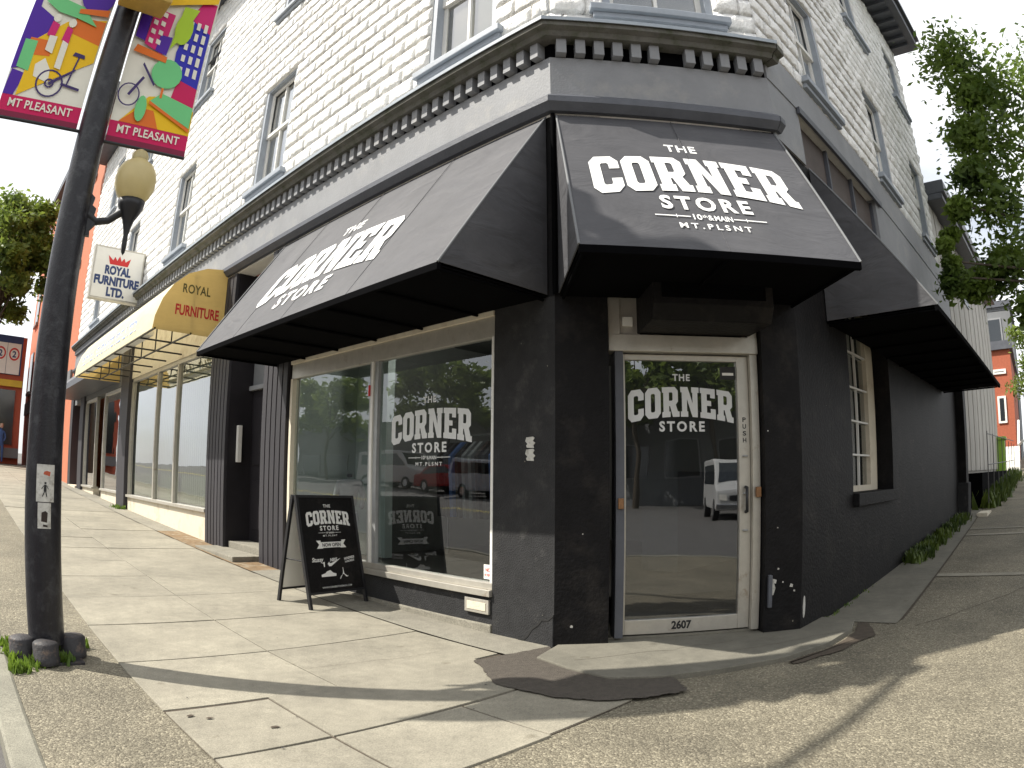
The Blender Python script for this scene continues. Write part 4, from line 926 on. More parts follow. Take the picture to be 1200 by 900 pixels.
# banners
BMAT = {k: flat('banner_' + k, c) for k, c in dict(purple=(.07, .01, .33), blue=(.02, .02, .42), yellow=(.85, .52, .0), orange=(.75, .16, .01), white=(.80, .77, .66), magenta=(.58, .0, .09), hem=(.20, .005, .04), mint=(.16, .58, .22), lime=(.40, .60, .02), pink=(.62, .01, .16), ink=(.04, .02, .12)).items()}
def banner(side, label):
    x0, x1 = (-.68, -.11) if side < 0 else (.10, .66)
    z0 = 3.20 if side < 0 else 3.165; H = 1.95  # height carried up past the view for a longer ground shadow
    o = thing('street_banner', label, 'banner', LP((x0 + x1) / 2, z0), 'banners on the pole')
    th = math.radians(-6); bx, by = math.cos(th), math.sin(th)
    def P(u, v, e=0):  # metres; wavy cloth
        a = x0 + u * (x1 - x0); w = 0.0
        return (PX + bx * a + by * (w - e) * -1, PY + by * a + bx * (w - e) - 0.0, z0 + v)
    def sheet(poly_u0, u1, v0, v1, mat, e, nm, n=8):
        m = MB(); vs = []; fs = []
        for i in range(n + 1):
            u = poly_u0 + (u1 - poly_u0) * i / n
            vs += [P(u, v0, e), P(u, v1, e)]
        for i in range(n): fs.append((2 * i, 2 * i + 2, 2 * i + 3, 2 * i + 1))
        m.add(vs, fs); return m.build(nm, mat, o)
    sheet(0, 1, 0, H, BMAT['white'], 0, 'cloth')
    sheet(0, 1, 0, .055, BMAT['hem'], .003, 'hem'); sheet(0, 1, .055, .17, BMAT['magenta'], .003, 'name_band')
    lay = [.004]
    def poly(mat, pts, n=1):
        lay[0] += .0006; m = MB()
        m.add([P(u, v, lay[0]) for u, v in pts], [tuple(range(len(pts)))]); m.build('printed_shape', BMAT[mat], o)
    def ring(mat, cu, cv, ru, rv, w):
        lay[0] += .0006; m = MB(); n = 20; vs = []; fs = []
        for k in range(n):
            t = 2 * PI * k / n; vs += [P(cu + ru * math.cos(t), cv + rv * math.sin(t), lay[0]), P(cu + (ru - w / .56) * math.cos(t), cv + (rv - w) * math.sin(t), lay[0])]
        for k in range(n): fs.append((2 * k, 2 * k + 1, (2 * k + 3) % (2 * n), (2 * k + 2) % (2 * n)))
        m.add(vs, fs); m.build('printed_shape', BMAT[mat], o)
    def disc(mat, cu, cv, ru, rv): poly(mat, [(cu + ru * math.cos(t), cv + rv * math.sin(t)) for t in [2 * PI * k / 16 for k in range(16)]])
    put(text_geo('MT PLEASANT', .45, .062, .02, 1.05, 0, 0), 'lettering', BMAT['white'], lambda x, y: P(.5 + x / .57, .085 + y, .010), o)
    if side < 0:
        poly('purple', [(0, .17), (.13, .17), (.20, .34), (.02, .36)]); poly('purple', [(.0, .36), (.25, .40), (.35, .80), (.10, .88), (.05, 1.4), (0, 1.4)])
        poly('yellow', [(.16, .17), (.98, .52), (.98, .88), (.50, .80), (.20, .62)]); poly('orange', [(.55, .72), (.98, .66), (.98, .86), (.6, .86)])
        poly('orange', [(.1, .48), (.42, .50), (.40, .62), (.12, .62)]); poly('mint', [(.06, .38), (.22, .36), (.22, .6), (.06, .6)])
        poly('white', [(.3, .33), (.5, .30), (.48, .40), (.38, .48), (.28, .42)])
        ring('ink', .52, .30, .17, .105, .012); ring('ink', .52, .30, .06, .035, .012); poly('ink', [(.50, .30), (.78, .44), (.80, .43), (.53, .285)]); poly('ink', [(.72, .30), (.74, .30), (.80, .54), (.78, .54)]); poly('ink', [(.70, .54), (.86, .53), (.85, .56), (.72, .57)]); poly('ink', [(.66, .30), (.9, .28), (.9, .30), (.66, .32)])
        poly('pink', [(.30, .66), (.40, .64), (.42, .76), (.32, .78)]); disc('white', .36, .81, .05, .035); poly('white', [(.34, .54), (.44, .52), (.44, .66), (.34, .66)])
        poly('pink', [(.50, .64), (.60, .62), (.60, .74), (.52, .76)]); disc('white', .57, .79, .05, .035); poly('white', [(.52, .42), (.60, .41), (.60, .62), (.52, .64)])
        poly('mint', [(.14, .93), (.35, .98), (.65, .94), (.88, .80), (.60, .84), (.35, .86)]); disc('purple', .78, 1.06, .22, .15); poly('yellow', [(.15, .99), (.50, 1.02), (.48, 1.2), (.16, 1.2)])
        for k in range(4): poly('purple', [(.2 + k * .08, 1.02), (.23 + k * .08, 1.02), (.23 + k * .08, 1.2), (.2 + k * .08, 1.2)])
        poly('orange', [(.6, .88), (.98, .9), (.98, .96), (.6, .92)])
    else:
        poly('yellow', [(.10, .17), (1, .17), (1, .36), (.55, .42), (.40, .40)]); poly('orange', [(.10, .17), (.6, .17), (.5, .30), (.32, .30)])
        poly('magenta', [(.66, .36), (.98, .34), (.98, .60), (.72, .62)])
        poly('blue', [(.62, .60), (.98, .54), (.98, 1.05), (.68, 1.12), (.60, .80)]); poly('pink', [(.66, 1.12), (.98, 1.02), (.98, 1.3), (.80, 1.3)])
        for r_ in range(5):
            for k in range(3): poly('white', [(.68 + k * .10, .64 + r_ * .10 - k * .01), (.73 + k * .10, .635 + r_ * .10 - k * .01), (.73 + k * .10, .69 + r_ * .10), (.68 + k * .10, .695 + r_ * .10)])
        poly('mint', [(.42, .36), (.98, .22), (.98, .38), (.55, .44)]); poly('orange', [(.42, .34), (.98, .19), (.98, .215), (.42, .365)])
        disc('mint', .55, .60, .20, .12); poly('orange', [(.53, .40), (.56, .40), (.56, .48), (.53, .48)])
        disc('mint', .33, .29, .07, .10); disc('lime', .62, 1.0, .12, .14); poly('lime', [(.50, .80), (.60, .90), (.76, 1.2), (.55, 1.2)])
        poly('pink', [(.16, .80), (.42, .74), (.46, 1.1), (.18, 1.12)]); poly('orange', [(.05, .72), (.50, .68), (.50, .73), (.08, .78)])
        poly('purple', [(.02, .84), (.16, .82), (.16, 1.2), (.02, 1.2)]); poly('purple', [(.32, .76), (.48, .74), (.5, .9), (.34, .9)])
        for r_ in range(4):
            for k in range(2): poly('white', [(.2 + k * .10, .82 + r_ * .08), (.26 + k * .10, .81 + r_ * .08), (.26 + k * .10, .85 + r_ * .08), (.2 + k * .10, .86 + r_ * .08)])
        poly('yellow', [(.2, 1.14), (.98, 1.3), (.98, 1.5), (.2, 1.5)]); poly('purple', [(.2, 1.3), (.5, 1.35), (.5, 1.45), (.2, 1.4)])
        ring('ink', .14, .37, .14, .09, .010); poly('ink', [(.12, .37), (.26, .53), (.29, .52), (.15, .36)]); poly('ink', [(.22, .62), (.42, .47), (.43, .49), (.23, .64)])
    for z in (.0, H):
        MB().tube([P(0 if side < 0 else -.10, z + .005, .0), P(1.0 if side > 0 else 1.12, z + .005, 0)], .012, 8).build('banner_rod', MA['iron'], o)
    return o
banner(-1, 'colourful street banner left of the pole with bicycle and two seated people')
banner(1, 'colourful street banner right of the pole with purple houses and green tree')

# ------------------------------------------------------------------ sandwich board
sb = thing('sandwich_board', 'black sandwich board sign standing on the sidewalk by the shop window', 'sign', (3.1, 5.15, 0))
A0 = Vector((2.82, 4.98, 0)); dd = Vector((.986, .168, 0)); nbv = Vector((-.168, .986, 0)); Wb = .67; Tz = .965
def face(side):
    base = A0 if side == 0 else A0 + nbv * .45
    top = A0 + nbv * (.20 if side == 0 else .235) + Vector((-.008, 0, Tz))
    up = (top - base); L = up.length; up.normalize(); nrm = dd.cross(up).normalized()
    if side == 1: nrm = -nrm
    if side == 0 and nrm.y > 0: nrm = -nrm
    if side == 1 and nrm.y < 0: nrm = -nrm
    def P(x, y, e=0): return tuple(base + dd * x + up * y + nrm * e + Vector((0, 0, gh(3, 5.1) * 1)))
    return P, L
for side in (0, 1):
    P, L = face(side)
    m = MB(); m.prism([(.01, .145), (Wb - .01, .145), (Wb - .01, L), (.01, L)], lambda x, y: P(x, y, 0), lambda x, y: P(x, y, .012)); pn = m.build('panel', MA['black'], sb)
    for x in (.0, Wb - .025):
        m = MB(); m.prism([(x, 0), (x + .025, 0), (x + .025, L), (x, L)], lambda a, b: P(a, b, -.012), lambda a, b: P(a, b, .018)); m.build('leg', MA['iron'], sb)
    for y in (.13, L - .02):
        m = MB(); m.prism([(.025, y), (Wb - .025, y), (Wb - .025, y + .02), (.025, y + .02)], lambda a, b: P(a, b, -.008), lambda a, b: P(a, b, .016)); m.build('rail', MA['iron'], sb)
    if side == 0:
        put(logo_geo(True), 'lettering', MA['letter'], lambda x, y: P(Wb / 2 + x * .50, .735 + y * .44, .014), pn)
        put(merge([([(-.17, 0, 0), (-.14, .035, 0), (-.17, .07, 0), (-.12, .07, 0), (-.12, .055, 0), (.12, .055, 0), (.12, .07, 0), (.17, .07, 0), (.14, .035, 0), (.17, 0, 0), (.10, 0, 0), (.10, .005, 0), (-.10, .005, 0), (-.10, 0, 0)], [tuple(range(14))])]), 'ribbon', MA['letter'], lambda x, y: P(Wb / 2 + x, .52 + y, .014), pn)
        put(text_geo('NOW OPEN', .21, .032, .03, 1, 0, 0), 'ribbon_lettering', MA['ink'], lambda x, y: P(Wb / 2 + x, .533 + y, .0155), pn)
        put(merge([text_geo('Stussy', .13, .05, .02, 1, 0, 0, .3), ([(.04, .0, 0), (.075, .01, 0), (.07, -.035, 0), (.06, -.035, 0), (.058, -.005, 0)], [(0, 1, 2, 3, 4)])]), 'brand_mark', MA['letter'], lambda x, y: P(.155 + x, .395 + y, .014), pn)
        sw_ = [(-.075, .0), (-.06, -.022), (-.035, -.022), (.085, .045), (-.03, .005), (-.05, .006), (-.055, .018)]
        put(merge([text_geo('NIKE', .085, .03, .03, 1, 0, .018, .3), ([(a, b, 0) for a, b in sw_], [tuple(range(7))])]), 'brand_mark', MA['letter'], lambda x, y: P(.335 + x, .385 + y, .014), pn)
        put(merge([text_geo('HUNDREDS', .12, .022, .03, 1, 0, .02), text_geo('HUNDREDS', .11, .018, .02, 1, 0, -.006)]), 'brand_mark', MA['letter'], lambda x, y: P(.52 + x, .395 + y + x * .12, .014), pn)
        cl = [(-.085, 0), (.08, 0), (.085, .02), (.05, .03), (.02, .055), (-.02, .045), (-.04, .03), (-.085, .02)]
        put(([(a, b, 0) for a, b in cl], [tuple(range(8))]), 'brand_mark', MA['letter'], lambda x, y: P(.26 + x, .275 + y, .014), pn)
        jm = [[(-.006, .03), (.012, .03), (.008, .06), (.006, .09), (0, .09), (0, .06)], [(-.006, .03), (.0, .045), (-.03, .0), (-.042, -.012), (-.045, -.004), (-.03, .015)], [(.002, .035), (.012, .035), (.045, .01), (.055, .018), (.05, .005), (.03, .006)]]
        put(merge([([(a, b, 0) for a, b in q_], [tuple(range(len(q_)))]) for q_ in jm]), 'brand_mark', MA['letter'], lambda x, y: P(.425 + x, .255 + y, .014), pn)
        put(text_geo('WWW.CORNERSTOREMAIN.COM', .34, .016, .01, 1, 0, 0), 'small_print', MA['decal'], lambda x, y: P(Wb / 2 + x, .175 + y, .014), pn)
    else:
        m = MB(); m.prism([(.02, .15), (Wb - .02, .15), (Wb - .02, L - .03), (.02, L - .03)], lambda x, y: P(x, y, -.003), lambda x, y: P(x, y, -.006)); m.build('pale_back', MA['signwhite'], sb)
P0_, L0 = face(0); P1_, L1 = face(1)
for x in (.02, Wb - .02): MB().tube([P0_(x, .42), P1_(x, .42)], .006, 5).build('stay', MA['iron'], sb)

# ------------------------------------------------------------------ goods in the shop window
def skin_body(name, joints, edges, mat, parent=None, sub=2):
    me = bpy.data.meshes.new(name); me.from_pydata([j[:3] for j in joints], edges, []); me.materials.append(mat)
    o = link(name, me, parent)
    md = o.modifiers.new('skin', 'SKIN'); 
    lay = me.skin_vertices[0] if me.skin_vertices else None
    if lay is None:
        bm = bmesh.new(); bm.from_mesh(me); bm.verts.layers.skin.verify(); bm.to_mesh(me); bm.free(); lay = me.skin_vertices[0]
    for i, j in enumerate(joints): lay.data[i].radius = (j[3], j[4] if len(j) > 4 else j[3]); lay.data[i].use_root = (i == 0)
    md.use_smooth_shade = True; s_ = o.modifiers.new('sub', 'SUBSURF'); s_.levels = sub; s_.render_levels = sub
    return o
def mannequin(x, y, top, bot, label, arms=True, sc=1.0, rz=0):
    r = thing('mannequin', label, 'mannequin', (x, y, .3))
    def J(a, b, c, ra, rb=None):
        ca, sa = math.cos(rz), math.sin(rz); return (x + (a * ca - b * sa) * sc, y + (a * sa + b * ca) * sc, .3 + c * sc, ra * sc, (rb or ra) * sc)
    skin_body('jeans', [J(0, 0, .92, .15, .11), J(.09, 0, .80, .085), J(.10, .02, .45, .065), J(.10, 0, .08, .055), J(-.09, 0, .80, .085), J(-.10, .02, .45, .065), J(-.10, 0, .08, .055)], [(0, 1), (1, 2), (2, 3), (0, 4), (4, 5), (5, 6)], bot, r)
    skin_body('hooded_top', [J(0, 0, .88, .17, .12), J(0, 0, 1.12, .16, .11), J(0, 0, 1.32, .17, .11), J(0, 0, 1.44, .08, .08), J(.19, 0, 1.36, .07), J(.25, .02, 1.12, .055), J(.22, -.10, .90, .045), J(-.19, 0, 1.36, .07), J(-.25, .02, 1.12, .055), J(-.22, -.10, .90, .045)], [(0, 1), (1, 2), (2, 3), (2, 4), (4, 5), (5, 6), (2, 7), (7, 8), (8, 9)], top, r)
    MB().lathe([(.0, 1.46 * sc + .3), (.05 * sc, 1.47 * sc + .3), (.05 * sc, 1.52 * sc + .3), (0, 1.53 * sc + .3)], (x, y, 0), 12).build('neck_cap', MA['iron'], r)
    MB().tube([(x, y, .3), (x, y, .45)], .02, 8).build('stand', MA['iron'], r)
mannequin(4.05, 6.28, MA['hoodie'], MA['denim'], 'mannequin in grey hooded top and pale jeans behind the shop window', sc=.60, rz=-.6)
rk = thing('clothes_rack', 'clothes rack with dark hanging garments deeper inside the shop', 'clothes rack', (5.6, 5.2, .3))
MB().tube([(5.4, 4.3, .3), (5.4, 4.3, 1.7), (5.4, 6.2, 1.7), (5.4, 6.2, .3)], .018, 8).build('rack_frame', MA['chrome'], rk)
for k in range(16):
    c = random.choice(['hair', 'shirtb', 'black', 'doorblk', 'ink', 'greyb', 'black']); y = 4.45 + k * .11
    MB().prism([(-.2, .75), (.2, .75), (.24, 1.45), (.05, 1.62), (-.05, 1.62), (-.24, 1.45)], lambda a, z: (5.4 + a, y, z), lambda a, z: (5.4 + a, y + .05, z)).build('hanging_garment', MA[c], rk)

# ------------------------------------------------------------------ vegetation
def leaves(n, gen, size, mat, name, parent=None, seed=1, kind=None):
    rnd = random.Random(seed); vs = []; fs = []
    for i in range(n):
        c = gen(rnd); s_ = size * rnd.uniform(.45, 1.5)
        a = Vector((rnd.gauss(0, 1), rnd.gauss(0, 1), rnd.gauss(0, .7))).normalized(); b = a.cross(Vector((rnd.gauss(0, 1), rnd.gauss(0, 1), rnd.gauss(0, 1)))).normalized()
        c = Vector(c); k = len(vs)
        vs += [c - a * s_, c + b * s_ * .45, c + a * s_, c - b * s_ * .45]; fs.append((k, k + 1, k + 2, k + 3))
    me = bpy.data.meshes.new(name); me.from_pydata([tuple(v) for v in vs], [], fs); me.materials.append(mat)
    o = link(name, me, parent)
    if kind: o['kind'] = kind
    return o
def tree(name, label, base, h, R, mat, n=9000, size=.09, seed=3, droop=0, clumps=40, trunk_r=.16, squash=.8, group=None, low=.35, extra=None):
    t = thing(name, label, 'tree', base, group)
    rnd = random.Random(seed); bx_, by_, bz_ = base
    tk = MB(); tk.tube([(bx_, by_, bz_ - .2), (bx_ + .1, by_, bz_ + h * .3), (bx_ - .1, by_ + .1, bz_ + h * .6), (bx_, by_, bz_ + h * .85)], [trunk_r, trunk_r * .8, trunk_r * .5, trunk_r * .15], 10)
    cl = []
    for k in range(clumps):
        a = rnd.uniform(0, 2 * PI); e = rnd.uniform(-.5, 1); rr = R * rnd.uniform(.35, 1)
        z = bz_ + h * (low + (1 - low) * .5) + e * h * (1 - low) * .5 * squash
        rr *= math.sqrt(max(.1, 1 - (e * .8) ** 2)); cl.append((Vector((bx_ + rr * math.cos(a), by_ + rr * math.sin(a), z)), R * rnd.uniform(.16, .3)))
    if extra: cl += [(Vector(p), r_) for p, r_ in extra]
    for c, r_ in cl[::2]:
        z0 = min(c.z - .3, bz_ + h * .75) * .6 + (bz_ + h * .3) * .4
        tk.tube([(bx_, by_, z0), tuple((Vector((bx_, by_, z0)) + c) / 2 + Vector((0, 0, .2))), tuple(c)], [trunk_r * .35, trunk_r * .2, .01], 5)
    tk.build('trunk', MA['bark'], t)
    def gen(rn):
        c, r_ = rn.choice(cl); d = Vector((rn.gauss(0, 1), rn.gauss(0, 1), rn.gauss(0, .7))) * r_ * .48
        if droop: d.z -= abs(rn.gauss(0, droop)) * r_
        return c + d
    leaves(n, gen, size, mat, 'crown', t, seed)
    return t
ex = [((9.9, .65, 4.9), .16), ((10.2, .35, 5.5), .26), ((10.4, .3, 6.3), .3), ((10.6, 0, 7.1), .36), ((10.5, .2, 7.9), .55), ((9.7, .95, 4.3), .09), ((9.8, .9, 4.05), .1), ((9.9, .85, 4.5), .1), ((9.9, .9, 3.85), .2), ((10.4, .6, 3.9), .25), ((10.6, .15, 4.2), .4), ((10.4, 0, 5.2), .6), ((10.5, -.1, 6.2), .7), ((10.6, -.4, 7.2), .7), ((10.6, -.3, 3.5), .35), ((10.6, -.6, 2.9), .3)]
tree('street_tree', 'leafy street tree overhanging the side street at the right', (11.9, -2.7, .25), 8.2, 2.2, MA['leafd'], 46000, .062, 5, .5, 20, .2, 1.0, None, .3, ex)
tree('street_tree', 'yellow green tree far along the side street beside the brick house', (27, -.6, .9), 5.6, 1.6, MA['leafl'], 7000, .07, 9, .3, 30)
tree('street_tree', 'green tree above the far shop at the left edge', (1.1, 31.0, .9), 11.6, 2.7, MA['leafl'], 26000, .13, 11, .2, 50, .2, .9, None, .42)
def weeds(pts, n, spread, h, seed, label, mat='weed'):
    rnd = random.Random(seed); vs = []; fs = []
    for i in range(n):
        p = rnd.choice(pts); x = p[0] + rnd.gauss(0, spread); y = p[1] + rnd.gauss(0, spread * .6); z = gh(x, y); hh = h * rnd.uniform(.4, 1.1) * (p[2] if len(p) > 2 else 1)
        a = rnd.uniform(0, 2 * PI); w = hh * .12 + .003; lx, ly = math.cos(a), math.sin(a); le = rnd.uniform(.1, .6) * hh; k = len(vs)
        vs += [(x - ly * w, y + lx * w, z), (x + ly * w, y - lx * w, z), (x + lx * le * .5 + ly * w, y + ly * le * .5 - lx * w, z + hh * .6), (x + lx * le, y + ly * le, z + hh)]
        fs.append((k, k + 1, k + 2, k + 3))
    me = bpy.data.meshes.new('weeds'); me.from_pydata(vs, [], fs); me.materials.append(MA[mat]); o = link('weeds', me); tag(o, label, 'weeds', kind='stuff')
weeds([(.44, 4.0), (.60, 4.03), (.34, 4.1), (.68, 4.3), (.75, 4.35), (.33, 3.9), (.3, 4.25), (.3, 4.4)], 650, .035, .075, 3, 'small green weeds sprouting around the pole base')
weeds([(FR(a, .12, 0)[0], FR(a, .12, 0)[1], 1) for a in (3.5, 3.9, 4.3, 4.8, 5.5, 6.2, 7, 7.6)], 1700, .12, .14, 4, 'green weeds along the foot of the black side wall', 'weed_shade')
weeds([(FR(a, .35, 0)[0], FR(a, .35, 0)[1], 1.6) for a in (10, 11, 12, 13, 14, 15, 16, 17.5, 19)], 1800, .25, .22, 5, 'taller weeds below the railing of the rear wing', 'weed_shade')
weeds([(3.45, 14.0), (3.4, 14.3)], 120, .06, .1, 6, 'tuft of grass at the foot of the dark shopfront column')
weeds([(5.35 + k * .3, 1.68, .6) for k in range(6)] + [(5.2, 1.55, .3)], 400, .05, .05, 8, 'moss and tiny weeds at the corner of the black wall')
bd = MB(); bd.fbox(FR, 8.1, 8.9, .35, .55, gh(13, 1) - .02, gh(13, 1) + .06); tag(bd.build('loose_plank', MA['cream']), 'short pale plank lying by the end of the black wall', 'plank')

# ------------------------------------------------------------------ far buildings and backdrop
def simple_building(name, label, x0, x1, y0, y1, z1, mat, wins, roofmat='darktrim', z0=-.5):
    b = thing(name, label, 'building', ((x0 + x1) / 2, (y0 + y1) / 2, 0))
    MB().box(x0, x1, y0, y1, z0, z1).build('wall', MA[mat], b)
    MB().box(x0 - .15, x1 + .15, y0 - .15, y1 + .15, z1, z1 + .35).build('parapet', MA[roofmat], b)
    for (fx, a, b_, c, d) in wins:   # fx: 'x0','x1','y0','y1' face
        if fx == 'x1': bx_ = (x1, x1 + .06, a, b_, c, d)
        elif fx == 'x0': bx_ = (x0 - .06, x0, a, b_, c, d)
        elif fx == 'y0': bx_ = (a, b_, y0 - .06, y0, c, d)
        else: bx_ = (a, b_, y1, y1 + .06, c, d)
        w = MB().box(*bx_).build('window', MA['white'] if name == 'brick_house' else MA['greytrim'], b)
        g_ = list(bx_); t = .09
        if fx[0] == 'x': g_[0] -= .01; g_[1] += .01; g_[2] += t; g_[3] -= t
        else: g_[2] -= .01; g_[3] += .01; g_[0] += t; g_[1] -= t
        g_[4] += t; g_[5] -= t; MB().box(*g_).build('pane', MA['carglass'], w)
    return b
simple_building('brick_house', 'red brick house with white windows at the far end of the side street', 30, 40, .65, 9, 6.0, 'brickb', [('x0', 1.0, 1.38, 3.0, 4.1), ('x0', 1.9, 2.9, 2.9, 4.1), ('x0', .9, 1.5, 5.0, 5.2)], z0=0)
simple_building('grey_apartment', 'grey flat roofed apartment block behind the brick house', 41, 52, .6, 14, 10.2, 'greyb', [('x0', 1.2, 2.4, 8.2, 9.6)], z0=0)
st_ = thing('white_stair', 'white wooden stair and handrail beside the brick house', 'stair', (28, 1, 1))
for k in range(5): MB().box(28.8 - k * .3, 29.1 - k * .3, .5, 1.5, .9, 2.0 - k * .2).build('step', MA['white'], st_)
MB().tube([(27.3, .5, 2.0), (29.5, .5, 3.0)], .06, 6).build('handrail', MA['white'], st_); MB().tube([(27.3, .5, 2.0), (24, .3, 2.0)], .06, 6).build('handrail', MA['white'], st_)
gb = thing('garbage_bin', 'lime green wheeled bin standing by the railing', 'bin', (22, 1.2, .9))
MB().prism([(-.3, .85), (.3, .85), (.36, 2.0), (-.36, 2.0)], lambda a, z: (22 + a, .85, z), lambda a, z: (22 + a, 1.5, z)).build('body', MA['lime'], gb, .04); MB().box(21.6, 22.4, .8, 1.55, 2.0, 2.1).build('lid', MA['lime'], gb, .03)
for k in range(2): MB().tube([(17, 1.2, 5.6 + k * .05), (60, -14, 7.5 + k * .6)], .012, 4).build('power_wire', MA['iron']) if False else tag(MB().tube([(22, .9, 5.9 + k * .06), (60, -22, 13 + k * .8)], .012, 4).build('power_wire', MA['iron']), ['upper thin dark power wire crossing the sky past the rear wing', 'lower thin dark power wire crossing the sky past the rear wing'][k], 'wire')
# far shop at the left edge
fs_ = thing('far_shop', 'small shop front with red frame, blue fascia and notices at the left edge', 'building', (1, 35, 1))
MB().box(-.8, 2.95, 34, 40, 0, 6.9).build('wall', MA['redp'], fs_)
MB().box(-.6, 2.75, 33.9, 33.98, 5.1, 6.9).build('sign_panel', MA['navy'], fs_)
for x in (.75, 1.65, 2.35): 
    MB().box(x - .36, x + .32, 33.86, 33.9, 5.12, 6.55).build('notice_board', MA['signwhite'], fs_)
    rg = MB(); n = 20; vs = []; fs2 = []
    for k in range(n):
        t = 2 * PI * k / n; vs += [(x + .27 * math.cos(t), 33.855, 6.05 + .3 * math.sin(t)), (x + .20 * math.cos(t), 33.855, 6.05 + .22 * math.sin(t))]
    for k in range(n): fs2.append((2 * k, 2 * k + 1, (2 * k + 3) % (2 * n), (2 * k + 2) % (2 * n)))
    rg.add(vs, fs2); rg.build('red_ring', MA['red'], fs_); put(text_geo('2', .2, .3, .03, 1, 0, 0), 'numeral', MA['navy'], lambda a, b: (x + a, 33.85, 5.9 + b), fs_)
MB().box(-.7, 2.9, 33.8, 33.98, 4.55, 4.85).build('yellow_fascia', pmat('yellow_fascia_paint', (.65, .45, .05), .6), fs_)
MB().box(-.6, 2.6, 33.9, 33.97, 1.9, 4.4).build('display_window', MA['carglass'], fs_)
MB().box(-.7, 2.9, 33.5, 33.98, 1.3, 1.75).build('ledge', MA['greyb'], fs_)
per = thing('person', 'person in blue clothes standing in front of the far shop window', 'person', (2.0, 33.2, 1.0))
zb = 1.02
skin_body('body', [(2.0, 33.2, zb + .95, .13, .1), (2.0, 33.2, zb + 1.2, .14, .1), (2.0, 33.2, zb + 1.42, .14, .09), (2.0, 33.2, zb + 1.52, .05), (2.0, 33.19, zb + 1.66, .09), (2.17, 33.2, zb + 1.40, .055), (2.22, 33.15, zb + 1.15, .045), (2.12, 33.02, zb + 1.0, .035), (1.83, 33.2, zb + 1.40, .055), (1.78, 33.15, zb + 1.15, .045), (1.86, 33.02, zb + 1.0, .035), (2.08, 33.2, zb + .85, .08), (2.09, 33.18, zb + .48, .06), (2.09, 33.2, zb + .06, .045), (1.92, 33.2, zb + .85, .08), (1.91, 33.18, zb + .48, .06), (1.91, 33.2, zb + .06, .045)],
          [(0, 1), (1, 2), (2, 3), (3, 4), (2, 5), (5, 6), (6, 7), (2, 8), (8, 9), (9, 10), (0, 11), (11, 12), (12, 13), (0, 14), (14, 15), (15, 16)], MA['shirtb'], per, 1)
MB().lathe([(0, -.12), (.07, -.09), (.095, 0), (.07, .09), (0, .12)], (2.0, 33.17, zb + 1.68), 12).build('face', MA['skin'], per); MB().lathe([(.1, 0), (.1, .06), (.06, .11), (0, .13)], (2.0, 33.2, zb + 1.68), 12).build('hair', MA['hair'], per)
# across the streets (seen mostly as reflections)
acr = []
ww = lambda f, a, n, st, z0, z1, w=1.4: [(f, a + k * st, a + k * st + w, z0, z1) for k in range(n)]
simple_building('shop_row', 'beige two storey shop row across the main street', -30, -21, 6, 26, 6.5, 'beigeb', ww('x1', 7, 6, 3.2, 1, 2.8, 2.4) + ww('x1', 7.5, 6, 3.2, 4.2, 5.6))
simple_building('shop_row', 'grey low warehouse across the main street', -32, -21, 27, 52, 5.0, 'greyb', ww('x1', 28, 6, 4, 1, 3.2, 3))
simple_building('shop_row', 'red brick corner block diagonally across the crossing', -34, -22, -30, -16, 9.0, 'brickb', ww('x1', -29, 4, 3.2, 1.2, 3) + ww('x1', -29, 4, 3.2, 4.6, 6.2) + ww('y1', -33, 3, 3.4, 4.6, 6.2))
simple_building('shop_row', 'grey flat roofed block behind the crossing', -20, -6, -38, -28, 6.0, 'greyb', ww('y1', -19, 4, 3.3, 1.5, 3.5, 2.2))
simple_building('shop_row', 'beige corner store across the side street', 2, 16, -32, -19, 6.5, 'beigeb', ww('y1', 3, 4, 3.2, 1, 2.8, 2.2) + ww('y1', 3, 4, 3.2, 4.2, 5.6))
for i, (x, y, l) in enumerate(((-18.5, 14, 'round green tree across the main street by the beige shops'), (-18.5, 30, 'round green tree across the main street by the grey warehouse'), (-18, 42, 'round green tree farthest up the opposite sidewalk'), (-12, -24, 'bushy tree at the far corner of the crossing'), (-5, -25, 'bushy tree in front of the grey flat roofed block'), (-20, -12, 'bushy tree beside the red brick corner block'), (-16, -26.5, 'bushy tree between the brick corner block and the grey block'), (-8.5, -26, 'bushy tree second along the front of the grey flat roofed block'))):
    tree('street_tree', l, (x, y, 0), 9.0, 3.0, MA['leafl'], 4500, .24, 20 + i, .2, 26, group='trees across the streets')
